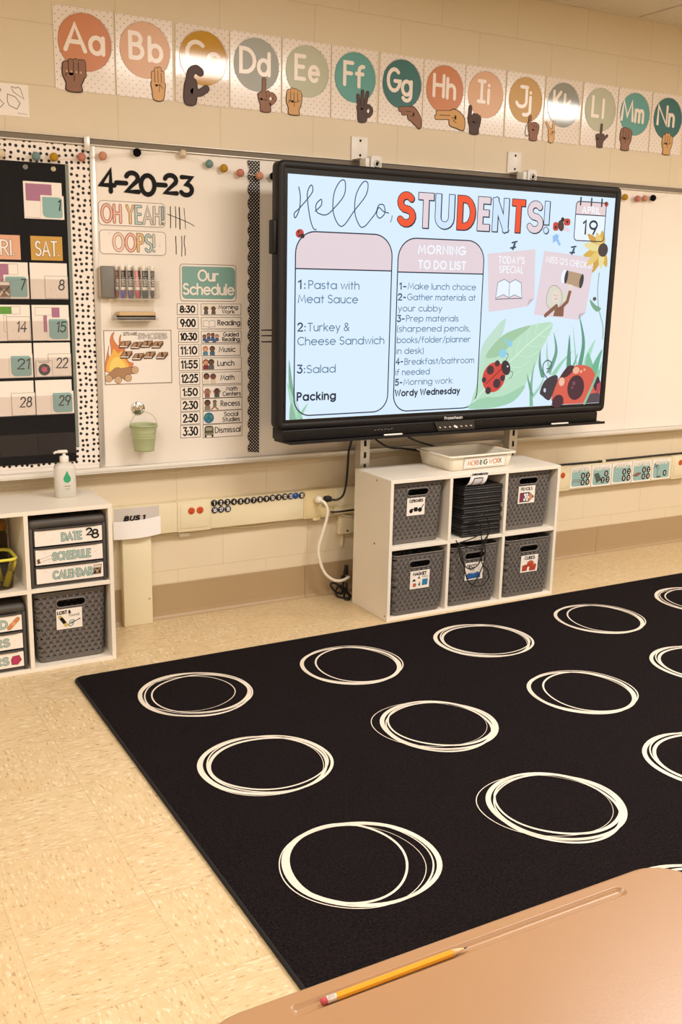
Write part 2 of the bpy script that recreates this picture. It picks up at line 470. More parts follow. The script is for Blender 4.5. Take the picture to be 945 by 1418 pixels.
# ---------------------------------------------------------------- single-line lettering
def arc(cx, cy, rx, ry, a0, a1):
    n = max(3, int(abs(a1 - a0) / 22))
    return [(cx + rx * math.cos(math.radians(a0 + (a1 - a0) * i / n)), cy + ry * math.sin(math.radians(a0 + (a1 - a0) * i / n))) for i in range(n + 1)]
X = 0.68; B = 0.33; Hh = 0.34
def ring(cx=B + 0.01): return arc(cx, Hh, B, Hh, 0, 360)
GL = {
 'a': [ring(), [(X, X), (X, 0)]], 'b': [ring(0.35), [(0.02, 1), (0.02, 0)]], 'c': [arc(B, Hh, B, Hh, 48, 312)],
 'd': [ring(), [(X, 1.0), (X, 0)]], 'e': [[(0.02, 0.36), (0.66, 0.36)] + arc(B, Hh, B, Hh, 5, 315)],
 'f': [[(0.15, 0), (0.15, 0.78)] + arc(0.36, 0.78, 0.21, 0.21, 180, 80), [(0, 0.62), (0.36, 0.62)]],
 'g': [ring(), [(X, X), (X, -0.02)] + arc(0.36, -0.04, 0.32, 0.26, 0, -150)],
 'h': [[(0.02, 1), (0.02, 0)], arc(0.28, 0.40, 0.26, 0.28, 180, 0) + [(0.54, 0)]],
 'i': [[(0.03, X), (0.03, 0)], [(0.03, 0.93)]], 'j': [[(0.18, X), (0.18, -0.1)] + arc(0.02, -0.1, 0.16, 0.2, 0, -110), [(0.18, 0.93)]],
 'k': [[(0.02, 1), (0.02, 0)], [(0.46, X), (0.03, 0.27)], [(0.17, 0.39), (0.5, 0)]], 'l': [[(0.03, 1), (0.03, 0)]],
 'm': [[(0.02, X), (0.02, 0)], arc(0.22, 0.46, 0.2, 0.22, 180, 0) + [(0.42, 0)], arc(0.62, 0.46, 0.2, 0.22, 180, 0) + [(0.82, 0)]],
 'n': [[(0.02, X), (0.02, 0)], arc(0.28, 0.40, 0.26, 0.28, 180, 0) + [(0.54, 0)]], 'o': [ring()],
 'p': [ring(0.35), [(0.02, X), (0.02, -0.32)]], 'q': [ring(), [(X, X), (X, -0.32)]],
 'r': [[(0.02, X), (0.02, 0)], arc(0.25, 0.42, 0.23, 0.26, 180, 55)],
 's': [arc(0.21, 0.51, 0.18, 0.17, 40, 270) + arc(0.21, 0.17, 0.2, 0.17, 90, -140)],
 't': [[(0.15, 0.92), (0.15, 0)], [(0, 0.64), (0.32, 0.64)]], 'u': [[(0.02, X), (0.02, 0.28)] + arc(0.28, 0.28, 0.26, 0.28, 180, 360), [(0.54, X), (0.54, 0)]],
 'v': [[(0, X), (0.25, 0), (0.5, X)]], 'w': [[(0, X), (0.2, 0), (0.4, X), (0.6, 0), (0.8, X)]], 'x': [[(0, X), (0.48, 0)], [(0.48, X), (0, 0)]],
 'y': [[(0, X), (0.26, 0.02)], [(0.52, X), (0.14, -0.32)]], 'z': [[(0, X), (0.45, X), (0, 0), (0.47, 0)]],
 'A': [[(0, 0), (0.38, 1), (0.76, 0)], [(0.13, 0.33), (0.63, 0.33)]],
 'B': [[(0.03, 0), (0.03, 1), (0.26, 1)] + arc(0.26, 0.77, 0.23, 0.23, 90, -90) + [(0.03, 0.54)], [(0.26, 0.54)] + arc(0.29, 0.27, 0.27, 0.27, 90, -90) + [(0.03, 0)]],
 'C': [arc(0.45, 0.5, 0.43, 0.5, 48, 312)], 'D': [[(0.03, 0), (0.03, 1), (0.22, 1)] + arc(0.22, 0.5, 0.46, 0.5, 90, -90) + [(0.03, 0)]],
 'E': [[(0.5, 1), (0.03, 1), (0.03, 0), (0.5, 0)], [(0.03, 0.53), (0.44, 0.53)]], 'F': [[(0.48, 1), (0.03, 1), (0.03, 0)], [(0.03, 0.52), (0.42, 0.52)]],
 'G': [arc(0.45, 0.5, 0.43, 0.5, 48, 350) + [(0.88, 0.46), (0.5, 0.46)]], 'H': [[(0.03, 0), (0.03, 1)], [(0.6, 0), (0.6, 1)], [(0.03, 0.53), (0.6, 0.53)]],
 'I': [[(0.03, 0), (0.03, 1)]], 'J': [[(0.42, 1), (0.42, 0.25)] + arc(0.21, 0.25, 0.21, 0.25, 0, -165)],
 'K': [[(0.03, 0), (0.03, 1)], [(0.56, 1), (0.04, 0.44)], [(0.2, 0.6), (0.6, 0)]], 'L': [[(0.03, 1), (0.03, 0), (0.45, 0)]],
 'M': [[(0, 0), (0.12, 1), (0.43, 0.2), (0.74, 1), (0.86, 0)]], 'N': [[(0.03, 0), (0.03, 1), (0.62, 0), (0.62, 1)]],
 'O': [arc(0.45, 0.5, 0.44, 0.5, 0, 360)], 'P': [[(0.03, 0), (0.03, 1), (0.27, 1)] + arc(0.27, 0.74, 0.26, 0.26, 90, -90) + [(0.03, 0.48)]],
 'Q': [arc(0.45, 0.5, 0.44, 0.5, 0, 360), [(0.55, 0.25), (0.85, -0.05)]],
 'R': [[(0.03, 0), (0.03, 1), (0.26, 1)] + arc(0.26, 0.75, 0.25, 0.25, 90, -90) + [(0.03, 0.5)], [(0.25, 0.5), (0.54, 0)]],
 'S': [arc(0.28, 0.75, 0.24, 0.24, 35, 270) + arc(0.28, 0.26, 0.27, 0.25, 90, -150)],
 'T': [[(0, 1), (0.56, 1)], [(0.28, 1), (0.28, 0)]], 'U': [[(0.03, 1), (0.03, 0.3)] + arc(0.31, 0.3, 0.28, 0.3, 180, 360) + [(0.59, 1)]],
 'V': [[(0, 1), (0.35, 0), (0.7, 1)]], 'W': [[(0, 1), (0.25, 0), (0.5, 0.9), (0.75, 0), (1.0, 1)]], 'X': [[(0, 1), (0.6, 0)], [(0.6, 1), (0, 0)]],
 'Y': [[(0, 1), (0.3, 0.5), (0.6, 1)], [(0.3, 0.5), (0.3, 0)]], 'Z': [[(0, 1), (0.55, 1), (0, 0), (0.57, 0)]],
 '0': [arc(0.3, 0.5, 0.29, 0.5, 0, 360)], '1': [[(0, 0.82), (0.17, 1), (0.17, 0)]],
 '2': [arc(0.27, 0.72, 0.26, 0.28, 165, -30) + [(0.02, 0), (0.55, 0)]], '3': [[(0.05, 1), (0.5, 1), (0.26, 0.62)] + arc(0.25, 0.31, 0.27, 0.31, 85, -150)],
 '4': [[(0.42, 0), (0.42, 1), (0, 0.3), (0.58, 0.3)]], '5': [[(0.5, 1), (0.12, 1), (0.07, 0.55)] + arc(0.25, 0.32, 0.27, 0.32, 115, -145)],
 '6': [arc(0.28, 0.3, 0.27, 0.3, 150, -210) + [(0.42, 1)]], '7': [[(0, 1), (0.52, 1), (0.16, 0)]],
 '8': [arc(0.28, 0.76, 0.21, 0.24, 0, 360), arc(0.28, 0.27, 0.27, 0.27, 0, 360)], '9': [arc(0.28, 0.7, 0.27, 0.3, 0, 360), [(0.54, 0.64), (0.3, 0)]],
 ':': [[(0.04, 0.55)], [(0.04, 0.06)]], '!': [[(0.04, 1), (0.04, 0.3)], [(0.04, 0.03)]], "'": [[(0.04, 1), (0.02, 0.78)]], '.': [[(0.04, 0.03)]],
 ',': [[(0.06, 0.06), (0.02, -0.14)]], '-': [[(0, 0.42), (0.28, 0.42)]], '(': [arc(0.3, 0.4, 0.28, 0.68, 125, 235)], ')': [arc(-0.08, 0.4, 0.28, 0.68, 55, -55)],
 '/': [[(0, -0.12), (0.4, 1.05)]], '&': [[(0.66, 0), (0.16, 0.68)] + arc(0.3, 0.8, 0.18, 0.2, 210, -20) + [(0.06, 0.36)] + arc(0.26, 0.22, 0.24, 0.23, 160, 300) + [(0.62, 0.45)]],
}
def layout(str_, sp=0.17):
    x = 0.0; out = []; end = 0.0
    for ch in str_:
        if ch == ' ': x += 0.36; continue
        g = GL[ch]
        lo = min(p[0] for st in g for p in st); hi = max(p[0] for st in g for p in st)
        for st in g: out.append([(x + p[0] - lo, p[1]) for p in st])
        x += hi - lo; end = x; x += sp
    return out, end

# ---------------------------------------------------------------- the room
RX0, RX1, RY0, CZ = -3.0, 7.0, -8.4, 2.645
struct(MB().box(RX0, RX1, RY0, 0.0, -0.12, 0.0, M_FLOOR).build('floor'))
struct(MB().box(RX0, RX1, 0.0, 0.2, 0.0, CZ + 0.1, M_WALL).build('wall_back'))
plain_wall = mat('#e0d2b8', 0.5)
struct(MB().box(RX0 - 0.2, RX0, RY0 - 0.2, 0.2, 0.0, CZ + 0.1, plain_wall).build('wall_left'))
struct(MB().box(RX1, RX1 + 0.2, RY0 - 0.2, 0.2, 0.0, CZ + 0.1, plain_wall).build('wall_right'))
struct(MB().box(RX0, RX1, RY0 - 0.2, RY0, 0.0, CZ + 0.1, plain_wall).build('wall_front'))
struct(MB().box(RX0, RX1, RY0, 0.0, CZ, CZ + 0.1, M_CEIL).build('ceiling'))
mb = MB(); grid = mat('#d9cfbf', 0.5)
gx = 4.006 - 11 * 0.6096
while gx < RX1 - 0.05:
    if gx > RX0: mb.box(gx - 0.012, gx + 0.012, RY0, -0.022, CZ - 0.004, CZ + 0.002, grid)
    gx += 0.6096
gy = -0.62
while gy > RY0:
    mb.box(RX0, RX1, gy - 0.012, gy + 0.012, CZ - 0.0035, CZ + 0.002, grid); gy -= 1.2192
mb.box(RX0, RX1, -0.022, 0.0, CZ - 0.006, CZ + 0.002, grid)
struct(mb.build('trim_1'))
cove = mat('#a88f6c', 0.45)
mb = MB()
for a, b in ((RX0, 0.62), (0.6215, 2.2605), (2.262, 4.0085), (4.010, RX1)):
    n = [(-0.014, 0.0), (-0.0125, 0.006), (-0.006, 0.014), (-0.0045, 0.03), (-0.0045, 0.149), (-0.003, 0.151), (0, 0.151), (0, 0)]
    k = len(n)
    mb.add([(a, p[0], p[1]) for p in n] + [(b, p[0], p[1]) for p in n],
           [[i, (i + 1) % k, (i + 1) % k + k, i + k] for i in range(k)] + [list(range(k))[::-1], list(range(k, 2 * k))], cove)
struct(mb.build('baseboard_back'))
# cream steel chase that carries the wiring down to the floor
e = empty('conduit_chase', (1.477, -0.02, 0.0))
mb = MB().box(1.4165, 1.5375, -0.039, -0.001, 0.0, 0.378, CREAM, 0.003)
mb.build('chase_cover', e, e.location)
MB().lathe([(0.004, 0), (0.004, 0.0015), (0.001, 0.0025)], (1.524, -0.039, 0.11), METAL, 10, 'y').build('screw', e, e.location)
tag(e, 'cream vertical conduit chase on the floor under the bus sign', 'conduit')

# ---------------------------------------------------------------- boards, rail and tray
BF = -0.012                                            # face of the boards
board = mat('#efe6da', 0.16, 0, 0.55)
e = empty('whiteboard', (3.2, -0.006, 0.67))
MB().box(1.3655, 4.1315, BF, -0.0005, 0.668, 1.8635, board).box(4.1325, 5.2, BF, -0.0005, 0.668, 1.8635, board).build('board_panel', e, e.location)
MB().box(1.3445, 1.3650, BF - 0.006, -0.0005, 0.668, 1.8635, mat('#cfc9c0', 0.35, 0.5), 0.001).build('frame_strip', e, e.location)
mk = MB()
for (a, b, c, d, w) in ((1.6523, 1.6656, 1.6517, 1.587, .0035), (1.6731, 1.6667, 1.6732, 1.5888, .003), (1.6884, 1.6645, 1.6903, 1.5835, .0042), (1.708, 1.6629, 1.7129, 1.5865, .0024),
                        (1.6721, 1.5557, 1.6733, 1.489, .0034), (1.697, 1.5575, 1.6957, 1.4818, .003)):
    mk.stroke([(a, b), ((a + c) / 2 + 0.0008, (b + d) / 2), (c, d)], w, BF - 0.0004, INK)
mk.stroke([(1.6402, 1.6376), (1.69, 1.622), (1.73, 1.608), (1.7495, 1.5975)], 0.0024, BF - 0.0006, INK)
mk.stroke(smooth([(1.7097, 1.5601), (1.7065, 1.535), (1.7105, 1.505), (1.71, 1.4857)]), 0.003, BF - 0.0004, INK)
tag(mk.build('tally_marks', e, e.location), 'black hand-drawn tally marks')
mk = MB()
for z in (1.1946, 1.1718, 1.1467):
    mk.flat([(2.038, z - 0.002), (2.14, z - 0.0035), (2.14, z + 0.0035), (2.038, z + 0.002)], BF - 0.0004, INK)
tag(mk.build('marker_lines', e, e.location), 'three short black lines')
tag(e, 'wide white magnetic whiteboard behind the wall screen', 'whiteboard')

e = empty('bulletin_board', (0.7, -0.006, 0.67))
MB().box(-0.4, 1.3440, BF + 0.001, -0.0005, 0.668, 1.8635, board).build('board_panel', e, e.location)
MB().box(-0.4, 1.3440, BF - 0.0002, BF + 0.0008, 0.684, 1.863, M_SPOT).build('backing_paper', e, e.location)
tag(e, 'board covered in white paper with black spots, left of whiteboard', 'bulletin board')

e = empty('map_rail', (2.4, -0.012, 1.876))
alu = mat('#d8d2c8', 0.35, 0.4); cork = mat('#7d7263', 0.8)
MB().box(-0.4, 5.2, -0.022, -0.0005, 1.8640, 1.8695, alu, 0.0015).box(-0.4, 5.2, -0.022, -0.0005, 1.8885, 1.8925, alu, 0.001).build('rail_frame', e, e.location)
MB().box(-0.4, 5.2, -0.016, -0.0005, 1.8697, 1.8883, cork).build('cork_strip', e, e.location)
tag(e, 'grey cork display rail with metal edges along top of the boards', 'display rail')
mb = MB().box(1.3235, 1.3445, -0.027, -0.0225, 1.846, 1.8945, alu, 0.001).box(1.3235, 1.3445, -0.0225, -0.004, 1.8930, 1.8955, alu).box(1.328, 1.340, -0.036, -0.0225, 1.843, 1.8465, alu, 0.001)
tag(mb.build('map_hook', None, (1.334, -0.024, 1.87)), 'small metal hook hung on the display rail above the frame strip', 'hook')

e = empty('marker_tray', (2.4, -0.03, 0.66))
MB().box(-0.4, 5.2, -0.066, -0.0005, 0.652, 0.6575, alu, 0.0015).box(-0.4, 5.2, -0.066, -0.0615, 0.6575, 0.6725, mat('#e6e1d8', 0.3, 0.2), 0.0015)\
    .box(-0.4, 5.2, -0.020, -0.0005, 0.6575, 0.6675, alu, 0.001).build('tray_channel', e, e.location)
tag(e, 'long metal marker tray along the bottom of the boards', 'marker tray')

# scalloped dotted border strip
pts = [(2.0285, 0.683), (2.0285, 1.858)]
z = 1.858
while z > 0.6835:
    ph = ((1.8585 - z) / 0.0522) % 1.0
    pts.append((1.9858 - 0.0100 * abs(math.sin(PI * (ph + 0.35))), z)); z -= 0.0052
mb = MB().prism(pts, BF - 0.0022, BF - 0.0004, M_DOTBORDER)
edge = pts[2:]
mb.stroke([(p[0] - 0.0004, p[1]) for p in edge], 0.0022, BF - 0.0026, mat('#8d857c', 0.6), cap=False)
tag(mb.build('border_strip', None, (2.0, BF, 1.27)), 'black scalloped border strip with white dots beside the screen', 'border strip')

# ---------------------------------------------------------------- garland of felt balls
FELT = {k: make_felt(v) for k, v in {'cream': '#e6d5b8', 'blue': '#7f9a9a', 'mustard': '#c39632', 'coral': '#cf8777', 'peach': '#dc9d80', 'black': '#151214'}.items()}
e = empty('felt_ball_garland', (2.6, -0.025, 1.82))
balls = [(0.905, 1.8175, 'peach'), (1.0264, 1.812, 'cream'), (1.1476, 1.8114, 'blue'), (1.211, 1.8134, 'mustard'), (1.3107, 1.8205, 'coral'), (1.3891, 1.8303, 'peach'), (1.5195, 1.8515, 'black'),
         (1.6998, 1.8600, 'cream'), (1.8068, 1.8312, 'blue'), (1.8676, 1.819, 'mustard'), (1.9369, 1.8062, 'coral'), (2.0201, 1.8007, 'peach'), (2.0804, 1.8028, 'black'),
         (3.985, 1.826, 'mustard'), (4.0697, 1.8231, 'coral'), (4.1195, 1.8271, 'peach'), (4.1744, 1.8321, 'black')]
by = BF - 0.020
for x, z, c in balls:
    tag(MB().ball((x, by, z), 0.0155, FELT[c]).build('felt_ball', e, e.location), c.replace('blue', 'grey-blue') + ' felt ball')
line = [(0.7, by, 1.822)] + [(x, by, z) for x, z, c in balls[:7]] + [(1.655, by, 1.866)] + [(x, by, z) for x, z, c in balls[7:13]] + [(2.7, -0.06, 1.815), (3.5, -0.06, 1.815)] + [(x, by, z) for x, z, c in balls[13:]] + [(4.24, by, 1.842), (4.30, by + 0.012, 1.866)]
MB().tube(line, 0.0009, mat('#e7ddcc', 0.8), 5).build('string', e, e.location)
tag(e, 'garland of coloured felt balls strung across the top of the boards', 'garland')

# ---------------------------------------------------------------- printed cards
def card(x0, x1, z0, z1, y, m=None, r=0.0, border=None, bw=0.0016, inset=0.0015, t=0.001):
    mb = MB()
    poly = rrect(x0, x1, z0, z1, r) if r else [(x0, z0), (x1, z0), (x1, z1), (x0, z1)]
    mb.prism(poly, y - t, y, m or PAPER)
    if border:
        i = inset
        p2 = rrect(x0 + i, x1 - i, z0 + i, z1 - i, max(r - i, 0.0005)) if r else [(x0 + i, z0 + i), (x1 - i, z0 + i), (x1 - i, z1 - i), (x0 + i, z1 - i)]
        mb.stroke(p2, bw, y - t - 0.0003, border, closed=True)
    return mb
SK = {'dark': '#5b3c30', 'brown': '#8f6248', 'mid': '#a9744f', 'tan': '#d0a064', 'light': '#dcab74', 'deep': '#4a3029'}
# --- signing hands, drawn on a grid where 1 is the width of a fist and -0.75 is the wrist
def hand(mb, kind, cx, s, skin, y, flip=1):
    cz = 0.75 * s; dark = mat('#33211a', 0.6); sk = mat(SK[skin], 0.5); nail = mat('#c79f82', 0.5)
    T = lambda p: (cx + flip * p[0] * s, cz + p[1] * s)
    polys, caps, lines, nails, holes = [], [], [], [], []
    fist = [(-.30, -.75), (-.33, -.45), (-.47, -.12), (-.46, .22), (-.36, .36), (.40, .40), (.48, .1), (.42, -.25), (.30, -.5), (.30, -.75)]
    if kind in 'AMNSE':
        polys.append(fist)
        top = {'A': [.30, .40, .43, .42], 'M': [.38, .46, .44, .36], 'N': [.36, .5, .5, .34], 'E': [.42, .52, .50, .42], 'S': [.38, .44, .44, .38]}[kind]
        for i, x in enumerate((-.33, -.11, .11, .32)): caps.append(([(x, -.02), (x, top[i])], .25))
        if kind == 'A': caps.append(([(.45, -.1), (.44, .46)], .17))
        for x in (-.22, 0, .215): lines.append([(x, .0), (x, .42)])
        if kind in 'EMNS': lines.append([(-.34, -.02), (-.1, -.1), (.18, -.08), (.36, .02)])
        lines.append([(0.02, -.12), (.02, -.34)]); lines.append([(-.3, -.05), (-.36, -.18)])
        for x in (-.3, -.1, .12, .31): nails.append((x, .02))
    elif kind == 'B':
        polys.append([(-.26, -.75), (-.36, -.3), (-.38, .25), (.38, .25), (.40, -.2), (.26, -.75)])
        for x, t in ((-.29, .72), (-.1, .95), (.1, 1.0), (.29, .78)): caps.append(([(x, .1), (x, t)], .2))
        lines += [[(-.195, .2), (-.195, .74)], [(0, .2), (0, .88)], [(.2, .2), (.2, .76)], [(-.12, -.02), (.1, .12), (.3, -.1)], [(.1, .1), (.06, -.3)]]
    elif kind == 'C':
        polys.append([(-.46, -.75), (-.50, -.2), (-.36, .25), (.0, .2), (.05, -.2), (-.02, -.75)])
        caps.append((smooth([(-.28, .15), (-.20, .5), (.02, .66), (.22, .56)]), .30)); caps.append((smooth([(-.1, -.25), (.2, -.28), (.5, -.08)]), .26))
    elif kind in 'DILJ':
        polys.append([(-.28, -.75), (-.34, -.4), (-.46, -.05), (-.42, .22), (.38, .24), (.44, -.05), (.32, -.45), (.28, -.75)])
        fx = {'D': -.12, 'L': .05, 'I': -.38, 'J': -.38}[kind]
        caps.append(([(fx, .0), (fx + .02, 1.02 if kind in 'DL' else .74)], .22))
        for x, t in ((-.28, .2), (-.05, .3), (.16, .3), (.34, .22)):
            if abs(x - fx) > .14: caps.append(([(x, -.05), (x, t)], .22))
        if kind == 'L': caps.append(([(.2, -.3), (.78, .22)], .2))
        if kind == 'D':
            caps.append((smooth([(.1, .1), (.42, .22), (.62, .0), (.34, -.3)]), .2)); holes.append((.32, -.02))
        lines += [[(-.1, -.1), (.14, -.14)], [(.05, .05), (.05, .2)], [(.24, .05), (.24, .18)]]
    elif kind == 'F':
        polys.append([(-.28, -.75), (-.36, -.2), (-.38, .15), (.3, .12), (.34, -.35), (.24, -.75)])
        for x, x2, t in ((-.28, -.36, .78), (-.06, -.02, 1.06), (.12, .36, 1.02)): caps.append(([(x, .05), (x2, t)], .21))
        caps.append((smooth([(.2, .15), (.48, .2), (.68, -.05), (.5, -.35), (.24, -.4)]), .2)); holes.append((.40, -.10))
        lines += [[(-.18, .1), (-.2, .5)], [(.05, .1), (.14, .4)], [(-.1, -.2), (.1, -.3)]]
    elif kind == 'G':
        polys.append([(.05, -.2), (.1, .3), (.5, .34), (.95, -.2), (.95, -.75), (.6, -.62), (.3, -.4)])
        caps.append((smooth([(.4, .22), (.0, .24), (-.5, .16)]), .24)); caps.append((smooth([(.4, -.0), (.0, .02), (-.3, -.03)]), .2)); caps.append(([(.45, -.2), (.2, -.28)], .24))
        lines += [[(.3, .1), (-.1, .1)], [(.5, -.1), (.25, -.14)]]
    elif kind == 'H':
        polys.append([(.05, -.2), (.1, .25), (.45, .36), (1.02, .0), (1.02, -.62), (.5, -.55), (.12, -.46)])
        caps.append(([(.4, .2), (-.72, .1)], .22)); caps.append(([(.4, -.02), (-.8, -.12)], .22)); caps.append((smooth([(.6, .1), (.3, .2), (.02, .02)]), .2))
        lines += [[(.1, .04), (-.6, 0)], [(.5, -.1), (.3, -.2), (.5, -.3)], [(.42, -.02), (.2, -.1)]]
    elif kind == 'K':
        polys.append([(-.2, -.75), (-.28, -.2), (-.3, .2), (.26, .22), (.3, -.2), (.24, -.75)])
        caps.append(([(-.12, .1), (-.62, .72)], .2)); caps.append(([(.14, .1), (.2, .84)], .2)); caps.append(([(-.3, -.2), (-.05, .25)], .18))
        lines += [[(0, .1), (-.1, -.1)], [(.1, .0), (.1, -.2)], [(-.2, -.1), (0, -.2)]]
    o = 0.05 * s
    for p in polys: mb.stroke([T(q) for q in smooth(p, 5, True)], o * 2, y, dark, closed=True)
    for p, w in caps: mb.stroke([T(q) for q in p], w * s + o * 1.3, y, dark)
    y -= 0.0003
    for p in polys:
        q = [T(r) for r in smooth(p, 5, True)]
        mb.flat(q if flip > 0 else q[::-1], y, sk)
    for p, w in caps: mb.stroke([T(q) for q in p], w * s, y, sk)
    y -= 0.0003
    for p in lines: mb.stroke([T(q) for q in p], 0.035 * s, y, dark)
    if kind == 'A':
        for q in nails: mb.disc(T(q), 0.05 * s, y, nail, n=8)
    for q in holes: mb.disc(T(q), 0.075 * s, y, PAPER, 0.1 * s, n=10)
    if kind == 'J': mb.stroke([T(q) for q in smooth([(-.4, .55), (-.66, .1), (-.72, -.4), (-.55, -.55), (-.36, -.4)])], 0.04 * s, y, dark)
alpha = [ # letters, x left, circle colour, hand, hand x, hand width, skin, tilt
 ('Aa', 1.2345, '#cb8050', 'A', .066, .082, 'brown', 0.0, 'terracotta'), ('Bb', 1.4578, '#dcaa82', 'B', .158, .062, 'light', 0.0, 'peach'), ('Cc', 1.6850, '#c2912a', 'C', .078, .088, 'deep', 0.02, 'mustard'),
 ('Dd', 1.9078, '#989789', 'D', .150, .066, 'brown', 0.0, 'grey'), ('Ee', 2.1312, '#b7b79a', 'E', .052, .070, 'tan', 0.0, 'sage'), ('Ff', 2.3540, '#5b9d96', 'F', .148, .064, 'deep', -0.006, 'sea green'),
 ('Gg', 2.5800, '#356c6a', 'G', .142, .072, 'brown', 0.008, 'dark teal'), ('Hh', 2.8010, '#cb8050', 'H', .136, .080, 'tan', 0.0, 'terracotta'), ('Ii', 3.0205, '#dcaa82', 'I', .056, .072, 'deep', 0.0, 'peach'),
 ('Jj', 3.2462, '#c2912a', 'J', .166, .066, 'brown', 0.0, 'mustard'), ('Kk', 3.4688, '#989a92', 'K', .050, .054, 'light', 0.006, 'grey'), ('Ll', 3.6984, '#b7b79a', 'L', .122, .056, 'dark', 0.0, 'sage'),
 ('Mm', 3.9223, '#5b9d96', 'M', .062, .076, 'brown', 0.0, 'sea green'), ('Nn', 4.1455, '#356c6a', 'N', .120, .072, 'tan', 0.0, 'dark teal')]
FIT = {'A': (.0325, .118, .122, .184), 'B': (.047, .108, .120, .181), 'C': (.037, .1155, .121, .178), 'D': (.037, .110, .112, .172), 'E': (.052, .105, .113, .168), 'F': (.053, .1045, .108, .157), 'G': (.034, .108, .105, .164),
       'H': (.046, .111, .116, .170), 'I': (.063, .112, .114, .138), 'J': (.052, .122, .094, .145), 'K': (.044, .1015, .109, .159), 'L': (.054, .1055, .1145, .141), 'M': (.018, .1055, .1075, .173), 'N': (.035, .110, .112, .159)}
for (lt, xl, cc, hk, hx, hs, skin, tilt, cname) in alpha:
    zb = 2.328 - 0.279
    w, h = 0.216, 0.279
    gl = lt in ('Cc', 'Kk')                                # two of them are freshly laminated
    root = card(0, w, 0, h, 0.0, M_DOTGLOSS if gl else M_DOTCARD, t=0.0012).build('alphabet_poster', None, (0, 0, 0), (xl, -0.0015, zb))
    y = -0.0016
    c = MB(); cm = mat(cc, 0.07 if gl else 0.32)
    c.disc((0.111, 0.166), 0.0965, y, cm, n=44)
    dk = mat('#%02x%02x%02x' % tuple(int(int(cc[i:i + 2], 16) * 0.84) for i in (1, 3, 5)), 0.25)
    c.stroke(ell(0.112, 0.1655, 0.0985, 0.0955, 40, 0.5), 0.0011, y - 0.0002, dk, closed=True)
    c.stroke(ell(0.110, 0.167, 0.0950, 0.0980, 40, 0.2), 0.0009, y - 0.0003, dk, closed=True)
    tag(c.build('printed_circle', root), cname + ' circle')
    L = MB(); a, b = lt; lm = mat('#f3e6da', 0.07 if gl else 0.25)
    zc, H, LW = 0.1365, 0.084, 0.0152; hw = LW / 2
    c0, c1, l0, l1 = FIT[a]; c0 += hw; c1 -= hw; l0 += hw; l1 -= hw
    if a == 'I':                                             # capital I with bars
        for q in ([(c0, zc + H), (c1, zc + H)], [(c0, zc), (c1, zc)], [((c0 + c1) / 2, zc), ((c0 + c1) / 2, zc + H)]): L.stroke(q, LW, y - 0.0006, lm)
    else:
        st, tw = layout(a)
        for p in st: L.stroke([(c0 + q[0] * (c1 - c0) / tw, zc + q[1] * H) for q in p], LW, y - 0.0006, lm, closed=len(p) > 3 and p[0] == p[-1])
        if a == 'J': L.stroke([((c0 + c1) / 2 - .004, zc + H), (c1 + .004, zc + H)], LW, y - 0.0006, lm)
    st, tw = layout(b); dz = -0.010 if a in 'GJ' else -0.003
    for p in st:
        f = (lambda q: (l0 + q[0] * (l1 - l0) / tw)) if tw > 0.12 else (lambda q: (l0 + l1) / 2)
        cl = len(p) > 3 and math.hypot(p[0][0] - p[-1][0], p[0][1] - p[-1][1]) < 1e-5
        L.stroke([(f(q), zc + dz + q[1] * H * 0.93) for q in p], LW, y - 0.0006, lm, closed=cl)
    tag(L.build('letters', root), 'pale letters ' + lt)
    hm = MB(); hand(hm, hk, hx, hs, skin, y - 0.001)
    tag(hm.build('signing_hand', root), 'drawn hand signing the letter ' + a)
    root.rotation_euler = (0, tilt, 0)
    if hk == 'C': root.rotation_euler = (0.0, 0.012, 0.0)
    nxt = {'A': 'leftmost', 'N': 'rightmost'}.get(a, '')
    tag(root, (nxt + ' ' if nxt else '') + 'dotted alphabet poster reading %s on a %s circle' % (lt, cname), 'poster', 'alphabet posters along the top of the wall')

# sheet with outlined shapes, upper left
mb = card(0.86, 1.1385, 1.944, 2.050, -0.0005, PAPER)
for p in ([(1.080, 2.041), (1.096, 2.037), (1.104, 2.041), (1.111, 2.036), (1.122, 2.003), (1.086, 2.024)], [(1.066, 2.015), (1.092, 2.008), (1.108, 1.988), (1.096, 1.968), (1.070, 1.978), (1.064, 1.992)],
          [(1.012, 2.040), (1.034, 2.036), (1.045, 2.028), (1.036, 2.012), (1.016, 2.014)], [(1.010, 1.996), (1.035, 1.998), (1.052, 1.982), (1.034, 1.964), (1.012, 1.968)]):
    mb.stroke(p, 0.0022, -0.0018, GREYINK, closed=True)
mb.stroke([(1.098, 1.955), (1.131, 1.953)], 0.0012, -0.0018, GREYINK)
tag(mb.build('worksheet', None, (1.0, 0, 2.0)), 'small white sheet with outlined shapes on the wall, below leftmost poster', 'sheet')

